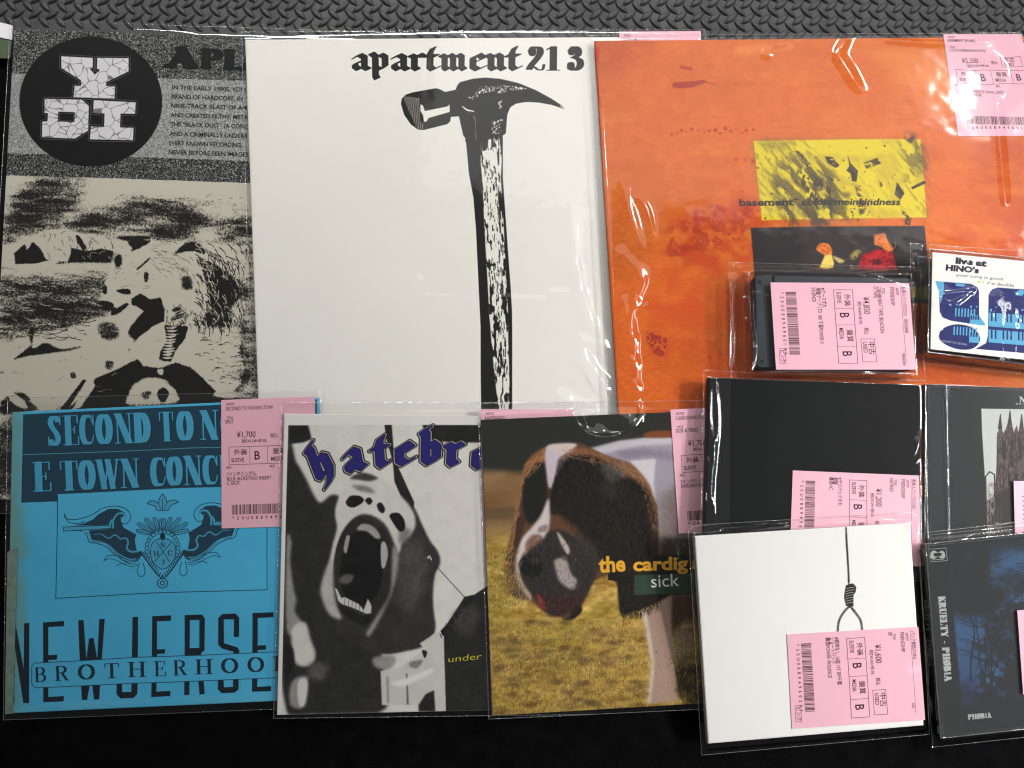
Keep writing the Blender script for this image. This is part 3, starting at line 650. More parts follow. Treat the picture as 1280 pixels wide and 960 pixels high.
# ---- white LP with a hammer
def art_apt():
    a = Art(Q_APT.px, 315, 315, 4.6, (238, 235, 228)); K = (33, 33, 30)
    n = fbm(a.Hh, a.W, 400, 3, 2)[..., None] - .5; a.img += n * .03; yy_, xx_ = np.mgrid[0:a.Hh, 0:a.W]; ed_ = np.minimum(np.minimum(xx_, a.W - xx_), np.minimum(yy_, a.Hh - yy_)) / 4.6; a.img -= (.05 * np.exp(-ed_ / 1.2))[..., None] * np.array([.6, .9, 1.4])
    # lettering
    x = 441.0
    adv = dict(a=27, p=27, r=21.5, t=19, m=39, e=22, n=29)
    pos = [('a', 441), ('p', 466), ('a', 491), ('r', 515.5), ('t', 535), ('m', 553.5), ('e', 588.5), ('n', 611), ('t', 637)]
    for ch, px in pos:
        y = 90.6 - (px - 441) * .006
        a.nib(BL[ch], (px, y), 6.9 if ch != 'm' else 6.2, 4.75, (1, -.006), K, (1.05, .72), tmin=.2)
    def dig(strokes, x0):
        for wt, P in strokes: a.nib([smooth(P, n=6) if len(P) > 2 else P], (x0, 88.2), 8.0, 4.55, (1, 0), K, (wt, 0), tmin=.14)
    dig([(.95, [(.75, 5.3), (1.2, 6.4), (2.0, 6.2), (2.2, 4.9), (1.7, 3.3), (.9, 1.6), (.5, .3)]), (.3, [(.5, .4), (1.2, 1.0), (1.9, .2), (2.6, .3), (2.8, 1.6)]), (.6, [(.75, 5.0), (.8, 4.9)])], 658)
    a.poly([(661, 63), (668, 61), (671, 65), (668, 70), (662, 69)], K, sm=True)
    dig([(1.0, [(1.0, 6.5), (1.0, .1)]), (.2, [(.0, 5.8), (1.0, 6.5)]), (.2, [(.1, .08), (1.9, .08)])], 684)
    dig([(.9, [(.8, 5.3), (1.4, 6.5), (2.0, 5.8), (2.0, 4.4), (1.4, 3.5)]), (1.0, [(1.3, 3.6), (2.2, 2.9), (2.3, 1.2), (1.5, .1), (.8, .6)])], 707)
    a.poly([(711, 62), (717, 60), (720, 64), (717, 69), (711, 68)], K, sm=True); a.poly([(710, 79), (717, 78), (719, 83), (716, 87), (710, 86)], K, sm=True)
    Z = lambda L: [(480 + x / 5.333, 90 + y / 5.333) for x, y in L]
    # head, cheek, claw
    a.poly(Z([(195, 145), (350, 115), (375, 120), (415, 140), (485, 124), (500, 88), (515, 72), (600, 48), (680, 40), (780, 48), (900, 76), (1020, 125), (1120, 180), (1222, 246), (1205, 250), (1130, 224), (1040, 208), (960, 203), (890, 215), (852, 240), (832, 290), (826, 345), (818, 420), (790, 436), (798, 490), (545, 480), (545, 450), (533, 440), (505, 305), (450, 310), (446, 340), (425, 360), (265, 402), (225, 398), (180, 365), (135, 300), (114, 225), (122, 185), (150, 160)]), K)
    # handle
    a.poly([(582.5, 170), (629.6, 170), (628.5, 225), (632, 300), (635, 360), (637, 420), (640, 560), (602, 560), (598.5, 470), (596, 380), (593.5, 290), (591, 250), (586, 220)], K)
    wood = rough_tex(a, 9, .47, 21, .7, 3.0); wood2 = rough_tex(a, 5, .40, 22, .6, 2.0)
    a.poly([(602, 182), (613, 176), (625, 172), (628, 200), (626, 225), (628.5, 290), (630, 350), (632, 420), (635, 480), (636, 540), (627, 540), (620, 500), (613, 450), (608, 400), (606, 340), (604, 290), (603, 240), (601, 205)], (236, 233, 224), tex=np.maximum(wood, wood2 * .0), blur=.3)
    a.poly([(606, 200), (618, 185), (622, 240), (624, 330), (625, 400), (618, 405), (611, 340), (607, 270)], (236, 233, 224), tex=wood2, blur=.4)
    for i in range(90):
        x = 606 + G.random() * 20; y = 190 + G.random() * 330; L = 2 + G.random() * 9; a.line([(x + (y - 190) * .02, y), (x + (y - 190) * .02 + G.normal() * .5, y + L)], .6 + G.random() * .6, K)
    spark = rough_tex(a, 4, .56, 23, 1, 1)
    a.poly(Z([(548, 168), (600, 175), (640, 100), (700, 95), (780, 88), (860, 92), (970, 115), (900, 128), (830, 125), (800, 160), (740, 130), (660, 150), (600, 195)]), (236, 233, 224), tex=spark, blur=.3)
    a.poly(Z([(770, 200), (800, 190), (800, 250), (780, 250)]), (236, 233, 224), tex=spark); a.poly(Z([(720, 340), (800, 320), (795, 420), (730, 425)]), (236, 233, 224), tex=spark, a=.9)
    a.line(Z([(530, 238), (560, 262), (605, 270)]), [1.2, 2.2, 1.4], (236, 233, 224)); a.line(Z([(570, 275), (602, 300), (615, 340), (617, 460)]), .5, (225, 222, 214), sm=True, tex=rough_tex(a, 4, .5, 24))
    a.line(Z([(1180, 228), (1215, 246)]), [.8, 2.4], (236, 233, 224))
    # bright flat on the striking face
    a.poly(Z([(248, 232), (262, 230), (275, 272), (320, 262), (430, 238), (442, 222), (444, 276), (400, 290), (300, 320), (285, 345), (268, 345), (262, 300), (245, 270)]), (236, 233, 224), blur=.2)
    pts = []
    for r_ in range(16):
        for c in range(9):
            x, y = 130 + c * 15 + r_ * 6 + (r_ % 2) * 7, 178 + r_ * 14 + c * 1.5
            if x < 262 and (c * 15) < 118 and y < 392 and not (x > 246 and y < 350): pts.append((480 + x / 5.333, 90 + y / 5.333))
    a.dots(np.array(pts), np.full(len(pts), .9), (225, 222, 214))
    return a.image('hammer_cover')

# ---- orange LP
def art_bas():
    a = Art(Q_BAS.px, 315, 315, 4.6, (236, 118, 46)); g = a.grid(); X, Y = g[..., 0], g[..., 1]; h, w_ = X.shape
    n = fbm(h, w_, 500, 5, 31); n2 = fbm(h, w_, 90, 5, 32, 2.4, .7); n3 = fbm(h, w_, 30, 4, 33)
    red = sst(n + .25 * (n3 - .5), .52, .72)[..., None]; yel = sst(n2, .5, .75)[..., None]
    c0 = np.array([214, 102, 38.]); c1 = np.array([182, 66, 28.]); c2 = np.array([224, 124, 46.])
    a.img = (c0 * (1 - .55 * red) + c1 * .55 * red); a.img = (a.img * (1 - .4 * yel) + c2 * .4 * yel); a.img += (n3[..., None] - .5) * 16
    br = (sst(fbm(h, w_, 320, 4, 45), .42, .7) * (1 - .6 * sst(X, 950, 1150)) * (.35 + .65 * sst(Y, 180, 420)))[..., None]; a.img = a.img * (1 - .38 * br) + np.array([158, 84, 30]) * .38 * br
    fine = fbm(h, w_, 5, 2, 46, 2.2, .8) - .5; a.img += fine[..., None] * np.array([20, 16, 8]); spk = (G.random((h, w_)) > .9985); a.img[spk] *= .72
    a.img /= 255.
    for i in range(160):
        x = 745 + G.random() * 560; y = 50 + G.random() * 560; L = 4 + G.random() * 26; an = G.normal() * .35 + (1.5 if G.random() < .25 else 0); a.line([(x, y), (x + L * math.cos(an), y + L * math.sin(an))], [.25, .7, .2], [(150, 62, 30), (246, 160, 84)][i % 2], .32)
    rt = rough_tex(a, 30, .5, 34, 1.4, .8); rt2 = rough_tex(a, 14, .55, 35); rt3 = rough_tex(a, 80, .47, 36, soft=.12)
    R = (184, 52, 34)
    a.poly([(840, 285), (890, 270), (935, 250), (960, 300), (940, 330), (905, 345), (860, 345), (835, 330)], (186, 62, 30), .7, 5, True, tex=rough_tex(a, 40, .48, 61, 1.3, .9, soft=.14, octv=6))
    a.poly([(840, 285), (890, 262), (935, 262), (930, 300), (880, 320), (835, 330)], (158, 48, 32), .6, 3, True, tex=rough_tex(a, 20, .52, 62, soft=.07, octv=6))
    a.poly([(800, 355), (930, 345), (940, 390), (860, 410), (820, 400)], (200, 72, 36), .65, 8, True, tex=rt3)
    a.poly([(805, 420), (832, 430), (830, 450), (815, 445)], (150, 48, 44), .9, .8, True, tex=rough_tex(a, 7, .5, 64)); a.poly([(880, 445), (900, 448), (898, 456), (884, 455)], (176, 46, 34), .8, .6, tex=rt2)
    a.poly([(1165, 300), (1280, 270), (1300, 340), (1200, 330)], (190, 66, 34), .4, 8, True, tex=rough_tex(a, 50, .5, 63, soft=.14, octv=6))
    a.line([(844, 108), (862, 107), (880, 104)], [8, 8, 4], (168, 50, 28), sm=True); a.line([(880, 104), (894, 108)], 1.2, (168, 50, 28)); a.line([(852, 85), (864, 87)], 4, (176, 58, 30), blur=.5)
    a.dots(np.array([(838 + i * 6.8 + G.normal(), 168 + G.normal() * 1.6) for i in range(16)]), np.abs(G.normal(2, .8, 16)), (176, 50, 34), .9)
    a.dots(np.stack([850 + G.random(60) * 420, 65 + G.random(60) * 390], 1), np.abs(G.normal(.6, .4, 60)), (140, 60, 30), .7)
    a.dots(np.array([(900, 170), (918, 205), (930, 205), (940, 206), (925, 245), (918, 238), (945, 270), (1010, 90), (1100, 90), (1108, 91), (1150, 200), (1230, 255)]), np.array([1.4, 2.2, 2, 3, 1.5, 1, 2, 1, 1.3, 1.2, 1, 1.4]), (190, 40, 34), .8)
    a.poly([(905, 60), (1000, 52), (1010, 60), (900, 72)], (246, 160, 90), .4, 3, tex=rt)
    a.line([(744, 52), (747, 78), (748, 60)], 3, (190, 50, 30)); a.line([(746, 95), (751, 135)], 1.3, (190, 50, 30)); a.line([(750, 140), (758, 240), (772, 480)], .8, (196, 70, 34))
    a.poly([(1215, 60), (1215, 140), (1120, 110), (1100, 60)], (248, 160, 60), .35, 14, True)
    # yellow panel
    Z = lambda L: [(940 + x / 5.333, 160 + y / 5.333) for x, y in L]
    a.poly(Z([(-20, 80), (240, 92), (700, 88), (1120, 70), (1180, 640), (1140, 620), (240, 690), (190, 650), (40, 640)]), (150, 110, 50), .4, 3, tex=rt3)
    a.poly([(940.5, 180.5), (1149.5, 177), (1156.5, 275), (949.5, 281.5)], (216, 194, 38), blur=.3); a.poly([(940.5, 180.5), (1149.5, 177), (1156.5, 275), (949.5, 281.5)], (190, 160, 50), .55, 1, tex=sst(fbm(h, w_, 46, 5, 47, 1.4, .8), .48, .72))
    D = (56, 46, 40); yn = fbm(h, w_, 60, 4, 37, 1, 1)[..., None] - .5
    a.poly(Z([(60, 110), (250, 110), (200, 170), (80, 160)]), D, .45, 4, tex=rt3); a.poly(Z([(960, 110), (1110, 90), (1150, 350), (1030, 240), (980, 190)]), D, .62, 7, tex=rt3)
    a.poly(Z([(1020, 100), (1075, 60), (1060, 120)]), D, .9, .8)
    a.poly(Z([(250, 330), (340, 300), (400, 340), (500, 400), (540, 560), (500, 660), (400, 680), (300, 560), (330, 470), (290, 400)]), D, .88, 3.5, True, tex=rough_tex(a, 16, .47, 38, .7, 1.3, soft=.07, octv=5))
    a.poly(Z([(150, 430), (220, 420), (260, 560), (280, 690), (220, 690), (170, 560)]), D, .6, 4, True, tex=rough_tex(a, 12, .45, 39, .6, 1.5, soft=.12, octv=5))
    a.poly(Z([(20, 310), (200, 360), (220, 420), (120, 400)]), D, .4, 4, True, tex=rt3)
    a.poly(Z([(470, 215), (520, 220), (570, 280), (540, 292), (490, 262)]), D, 1, .3, tex=rough_tex(a, 7, .38, 40)); a.poly(Z([(270, 170), (320, 190), (390, 300), (360, 300), (310, 230)]), D, .9, .3, tex=rough_tex(a, 7, .48, 41, .8, 1.4))
    a.poly(Z([(620, 205), (640, 260), (690, 310), (680, 385), (650, 380), (640, 330), (612, 310), (632, 280)]), D, 1, .3); a.poly(Z([(668, 400), (735, 470), (735, 590), (700, 610), (690, 500)]), D, .9, .8, tex=rough_tex(a, 10, .4, 42))
    a.poly(Z([(722, 258), (820, 222), (848, 260), (750, 296)]), D, .95, .3, tex=rough_tex(a, 9, .42, 43, 2, .6)); a.poly(Z([(955, 380), (1005, 455), (975, 500), (938, 465)]), D, 1, .3)
    a.poly(Z([(1048, 415), (1140, 368), (1155, 382), (1060, 428)]), D, 1, .3); a.poly(Z([(835, 370), (860, 405), (840, 420)]), D, .9, .4); a.poly(Z([(480, 345), (530, 375), (515, 385)]), D, .9, .3); a.poly(Z([(570, 455), (640, 460), (630, 500), (590, 490)]), D, .6, 1.5)
    a.poly(Z([(985, 560), (1050, 620), (1040, 670), (1000, 660)]), D, .9, .6, tex=rough_tex(a, 7, .45, 44))
    sm_ = sst(rotn(h, w_, 14, 3.2, 52, 5, 71), .46, .60); sm2 = sst(rotn(h, w_, 9, 3.6, 56, 4, 72), .5, .62)
    a.poly([(975, 205), (1005, 196), (1040, 222), (1058, 262), (1050, 284), (985, 284), (962, 240)], D, .62, 4, True, tex=sm_); a.poly([(942, 184), (1010, 182), (1000, 212), (945, 222)], (120, 102, 50), .5, 5, True, tex=sm2)
    a.poly([(1120, 180), (1151, 178), (1156, 270), (1136, 240)], D, .5, 5, True, tex=sm2); a.poly([(945, 216), (990, 232), (1030, 276), (950, 279)], (130, 110, 50), .4, 5, True, tex=sm2); a.poly([(1060, 200), (1150, 196), (1154, 272), (1062, 276)], (170, 140, 44), .3, 6, tex=sm2)
    a.dots(np.stack([942 + G.random(130) * 210, 182 + G.random(130) * 100], 1), np.abs(G.normal(.5, .5, 130)), D, .8)
    a.dots(np.stack([1040 + G.random(60) * 50, 255 + G.random(60) * 26], 1), np.abs(G.normal(.8, .4, 60)), D, .9)
    # dark panel with two loose paint figures
    a.poly([(935.5, 291), (1153.5, 285.5), (1162, 380), (942, 386)], (50, 44, 46), blur=.3)
    a.poly([(935.5, 291), (1153.5, 285.5), (1162, 380), (942, 386)], (72, 64, 64), .5, tex=rt3)
    a.poly(Z([(430, 960), (470, 870), (510, 860), (530, 930), (520, 960)]), (230, 205, 100), 1, .6); a.poly(Z([(410, 830), (440, 798), (495, 805), (515, 860), (470, 875), (420, 850)]), (224, 130, 62), 1, .6, True)
    a.poly(Z([(520, 880), (600, 910), (560, 925)]), (205, 190, 120), .9, .8, True); a.poly(Z([(640, 870), (690, 835), (715, 865), (660, 905)]), (190, 165, 90), .8, 1.2, True, tex=rt)
    a.poly(Z([(690, 960), (720, 870), (820, 830), (920, 840), (950, 960)]), (178, 40, 44), 1, .8); a.poly(Z([(780, 905), (830, 895), (850, 925), (800, 930)]), (52, 36, 38), .9, .8, True)
    a.poly(Z([(800, 735), (870, 722), (885, 760), (930, 830), (890, 850), (850, 815), (800, 800)]), (222, 128, 66), 1, .7); a.poly([(1123, 360), (1143, 361), (1143, 374), (1123, 374)], (210, 195, 80), .8, .6)
    fg_ = sst(fbm(h, w_, 7, 3, 73), .45, .6); a.poly(Z([(690, 960), (720, 870), (820, 830), (920, 840), (950, 960)]), (120, 26, 34), .7, .8, tex=fg_); a.poly(Z([(800, 735), (870, 722), (885, 760), (920, 830), (850, 815), (800, 800)]), (170, 84, 44), .6, .6, tex=fg_); a.poly(Z([(410, 830), (440, 798), (495, 805), (515, 860), (470, 875)]), (186, 76, 40), .6, .8, tex=fg_); a.poly(Z([(600, 905), (690, 850), (715, 865), (640, 930)]), (92, 78, 60), .7, 1.2, True, tex=fg_); a.line(Z([(925, 830), (945, 800), (938, 780)]), 1.2, (150, 90, 60), .8, sm=True)
    a.text("basement*", (922, 263.2), (996, 262.2), 8.4, (30, 24, 22), bold=.03); a.text("colourmeinkindness", (998.5, 262), (1122.5, 260), 7.8, (30, 24, 22), bold=.024, shear=.22)
    return a.image('orange_paint_cover')

# ---- blue seven inch
def art_blu():
    a = Art(Q_BLU.px, 182, 182, 7, (78, 182, 224)); g = a.grid(); X, Y = g[..., 0], g[..., 1]; h, w_ = X.shape
    a.img += ((fbm(h, w_, 200, 5, 51) - .5) * .05)[..., None]; fade = (1 - sst(X + (fbm(h, w_, 60, 4, 52) - .5) * 22, 12, 42))[..., None]
    a.img = a.img * (1 - fade * .75) + np.array([118, 150, 130]) / 255 * fade * .75
    K = (26, 48, 62); Bd = (33, 66, 84); Lt = (74, 164, 202)
    a.poly([(29.5, 518), (396, 500), (396, 606), (71.5, 618), (71.5, 626.5), (27, 628)], Bd); a.line([(29, 568.5), (396, 556)], .9, (90, 160, 190)); a.line([(29.5, 518), (27, 628), (71.5, 626.5)], .8, K)
    def word(seq, y0, sl, h_, thin=.07):
        for ch, x0, x1 in seq:
            for sh, c in ((.9, (18, 40, 54)), (0, Lt)):
                for kind, P in SER(ch, .36 if ch != 'W' else .22): a.nib([P], (x0 + sh, y0 + (x0 - 60) * sl + sh * .7), x1 - x0, h_, (1, sl), c, (.36 if ch != 'W' else .2, 0) if kind == 'T' else (.03, 0), tmin=.06)
    word([('S', 60, 77), ('E', 80, 99), ('C', 100, 118), ('O', 120, 141), ('N', 144, 165), ('D', 167, 189), ('T', 200, 217), ('O', 221, 242), ('N', 251, 273), ('O', 277, 298), ('N', 301, 322), ('E', 325, 343)], 557.5, -.036, 37)
    word([('E', 42, 64), ('T', 76, 97), ('O', 98, 119), ('W', 121, 149), ('N', 151, 173), ('C', 188, 207), ('O', 208, 228), ('N', 230, 252), ('C', 254, 273), ('R', 276, 296), ('E', 298, 315), ('T', 317, 335), ('E', 337, 353)], 614, -.033, 36.5)
    a.line([(71.5, 620), (70, 748.8), (333.6, 738), (334.5, 610)], .9, K)
    # emblem: traced on the left, mirrored to the right
    ZZ = lambda L: np.array([(60 + x / 4.267, 600 + y / 4.267) for x, y in L])
    def mir(P): P = P.copy(); P[:, 0] = 2 * 202.3 - P[:, 0]; P[:, 1] -= .0; return P
    def both(f_, L, *r, **k):
        P = ZZ(L); f_(P, *r, **k); Q = mir(P); Q[:, 1] -= (Q[:, 0] - P[:, 0]) * .028; f_(Q, *r, **k)
    both(a.poly, [(130, 246), (190, 236), (240, 214), (262, 190), (320, 160), (370, 160), (408, 182), (405, 200), (385, 205), (378, 225), (350, 228), (335, 215), (322, 245), (240, 248)], Bd, sm=False)
    both(a.poly, [(338, 222), (380, 210), (400, 262), (450, 290), (468, 300), (460, 330), (470, 385), (500, 392), (500, 410), (470, 440), (430, 440), (380, 420), (330, 370), (300, 345), (235, 335), (215, 275), (330, 268)], Bd)
    both(a.line, [(85, 182), (90, 205), (130, 215), (190, 205), (240, 185), (290, 155), (350, 145), (400, 155), (430, 180), (437, 210), (420, 238), (395, 240), (383, 222), (392, 205)], .9, K, sm=True)
    both(a.line, [(85, 182), (100, 220), (130, 235), (180, 232), (190, 222)], .8, K, sm=True)
    both(a.line, [(345, 262), (345, 225), (365, 190), (395, 185), (412, 205), (405, 222)], 2.4, Lt, sm=True)
    both(a.poly, [(80, 254), (330, 248), (335, 264), (80, 275)], Lt); both(a.line, [(330, 248), (80, 254), (80, 276), (335, 265)], .8, K)
    both(a.line, [(240, 298), (280, 295), (320, 318), (355, 300), (385, 322), (410, 318), (425, 340), (418, 372), (440, 392), (480, 390)], [.5, 1.2, 1.6, 1.6, 2, 2.4, 2.4], Lt, sm=True)
    both(a.line, [(130, 272), (180, 278), (205, 300), (218, 335), (260, 345), (310, 365), (360, 410), (420, 445), (470, 442), (488, 425), (470, 410), (455, 422)], .9, K, sm=True)
    both(a.line, [(180, 280), (210, 290), (225, 325), (270, 335), (320, 355), (370, 400), (430, 432), (466, 430)], 1.5, Lt, sm=True)
    both(a.line, [(295, 438), (320, 412), (360, 412), (390, 432), (430, 455), (470, 458)], .8, K, sm=True); both(a.line, [(295, 438), (330, 428), (370, 440), (410, 462)], .7, K, sm=True)
    both(a.line, [(365, 465), (400, 455), (440, 472), (475, 465)], .7, K, sm=True)
    both(a.line, [(485, 450), (475, 505), (495, 528), (515, 505), (505, 455)], .8, K, sm=True)
    # palmette
    for k, (an, L) in enumerate([(-78, 120), (-58, 132), (-38, 128), (-20, 112), (-4, 98)]):
        for sg in (1, -1):
            ca, sa = math.sin(math.radians(an)) * sg, -math.cos(math.radians(an)) * .75
            b = np.array([608 + ca * 48, 305 + sa * 30]); t = np.array([608 + ca * L * 1.12, 300 + sa * L * 1.05]); nrm = np.array([-(t - b)[1], (t - b)[0]]); nrm = nrm / np.hypot(*nrm) * 15
            P = ZZ([b, (b + t) / 2 + nrm * .7, t + nrm * .6, t + (t - b) * .1, t - nrm * .6, (b + t) / 2 - nrm * .7]); a.poly(P, Lt, sm=True); a.line(smooth(P, True), .75, K); a.line(ZZ([b, t]), .6, K)
    for r_, n_ in ((92, 18),):
        for i in range(n_):
            an = math.radians(150 - 300 * 0 + i * (240 / (n_ - 1)) + 60 * 0); an = math.radians(-210 + i * 240 / (n_ - 1)); P = ZZ([(608 + 84 * math.cos(an) + 11 * math.cos(t), 372 + 84 * math.sin(an) * 1.0 + 11 * math.sin(t)) for t in np.linspace(0, 6.28, 10)])
            a.poly(P, Lt); a.line(P, .6, K)
    sh = ZZ([(545, 375), (560, 340), (608, 322), (658, 340), (678, 375), (672, 430), (645, 468), (610, 488), (572, 468), (548, 430)]); a.poly(sh, Lt, sm=True); a.line(smooth(sh, True), .9, K); a.poly(ZZ([(608, 290), (622, 312), (608, 335), (594, 312)]), K, sm=True)
    a.line(ZZ([(578, 345), (645, 448)]), .8, K); a.line(ZZ([(655, 345), (566, 445)]), .8, K)
    for ch, x, y in (('N', 597, 372), ('H', 563, 418), ('C', 636, 414), ('J', 600, 464)):
        for kind, P in SER(ch, .2): a.nib([P], ZZ([(x, y)])[0], 5.6, 6.0, (1, -.03), K, (.16, 0) if kind == 'T' else (.02, 0), tmin=.07)
    for sg in (1, -1):
        for i in range(13):
            t = i / 12; P0 = np.array([608 + sg * (100 * (1 - t) ** .8 + 6), 405 + 125 * t ** 1.1]); a.line(ZZ([P0 - [9 * sg, 12], P0 + [2 * sg, 8]]), 1.2, K); a.line(ZZ([P0 + [12 * sg, -10], P0 + [2 * sg, 8]]), 1.0, K)
    for r_ in (25, 11): P = ZZ([(608 + r_ * 1.1 * math.cos(t), 562 + r_ * math.sin(t)) for t in np.linspace(0, 6.28, 18)]); a.line(P, 1.1, K)
    cr = [(575, 172), (570, 150), (540, 138), (525, 135), (540, 120), (565, 120), (585, 135), (592, 105), (608, 82), (624, 105), (632, 130), (650, 118), (680, 118), (693, 130), (665, 140), (645, 155), (640, 172)]
    a.poly(ZZ(cr), Lt); a.line(ZZ(cr + cr[:1]), .9, K, sm=False); a.line(ZZ([(608, 110), (608, 170)]), .7, K); a.line(ZZ([(585, 135), (600, 168)]), .6, K); a.line(ZZ([(632, 132), (616, 168)]), .6, K)
    # NEW JERSEY
    T = lambda L: [(x / 3.69, 700 + y / 3.69) for x, y in L]; J = (22, 36, 48); wd = 26 / 3.69
    def oct_(P): a.line(T(P), wd, J)
    def qp(P): a.poly(T(P), J)
    qp([(52, 293), (68, 293), (66, 660), (50, 662)]); qp([(52, 293), (72, 293), (134, 640), (132, 660), (108, 660)]); qp([(112, 293), (136, 291), (134, 660), (108, 660)])
    qp([(200, 290), (298, 284), (297, 308), (224, 311), (224, 440), (265, 438), (264, 460), (224, 462), (223, 632), (295, 628), (294, 652), (200, 656)])
    qp([(362, 283), (386, 281), (400, 460), (412, 366), (432, 364), (450, 460), (458, 279), (483, 277), (458, 643), (434, 644), (422, 540), (402, 645), (378, 646)])
    qp([(610, 271), (635, 270), (633, 618), (615, 637), (556, 640), (538, 620), (538, 574), (562, 572), (564, 612), (605, 610)])
    qp([(700, 268), (788, 263), (786, 287), (722, 291), (722, 418), (760, 416), (758, 436), (722, 438), (720, 608), (786, 604), (784, 628), (697, 633)])
    qp([(850, 261), (930, 257), (943, 275), (941, 418), (925, 432), (944, 618), (920, 622), (902, 440), (872, 442), (873, 622), (849, 624)])
    a.poly(T([(874, 283), (918, 281), (917, 408), (873, 410)]), (78, 182, 224))
    qp([(1022, 254), (1085, 250), (1102, 270), (1100, 356), (1076, 357), (1077, 276), (1030, 278), (1031, 385), (1095, 405), (1102, 420), (1100, 598), (1082, 612), (1022, 615), (1004, 596), (1005, 550), (1030, 549), (1032, 588), (1074, 586), (1076, 425), (1022, 410), (1004, 392), (1005, 272)])
    qp([(1163, 247), (1260, 242), (1260, 265), (1187, 269), (1187, 396), (1226, 394), (1225, 415), (1187, 417), (1186, 586), (1250, 582), (1250, 605), (1162, 608)])
    qp([(1290, 238), (1318, 237), (1340, 390), (1362, 235), (1390, 234), (1352, 430), (1352, 596), (1327, 598), (1327, 432)])
    a.poly(T([(160, 476), (1420, 418), (1445, 440), (1440, 520), (1420, 538), (165, 590), (147, 575), (147, 492)]), (78, 182, 224)); a.line(T([(160, 476), (1420, 418), (1445, 440), (1440, 520), (1420, 538), (165, 590), (147, 575), (147, 492), (160, 476)]), .8, K)
    for ch, x0, x1, yb in (('B', 165, 217, 563), ('R', 260, 318, 557), ('O', 362, 440, 552), ('T', 485, 549, 548), ('H', 597, 666, 543), ('E', 712, 764, 538), ('R', 803, 860, 533), ('H', 906, 974, 528), ('O', 1020, 1098, 523), ('O', 1142, 1218, 518), ('D', 1262, 1340, 513)):
        p0 = T([(x0, yb)])[0]
        for kind, P in SER(ch, .2): a.nib([P], p0, (x1 - x0) / 3.69, 66 / 3.69, (1, -.035), K, (.17, 0) if kind == 'T' else (.02, 0), tmin=.05)
    a.poly([(8, 884), (60, 880), (140, 876), (338, 866), (338, 880), (8, 893)], (120, 190, 214), .35, 1.5, tex=rough_tex(a, 30, .45, 55, 3, .5, soft=.1))
    return a.image('blue_split_cover')
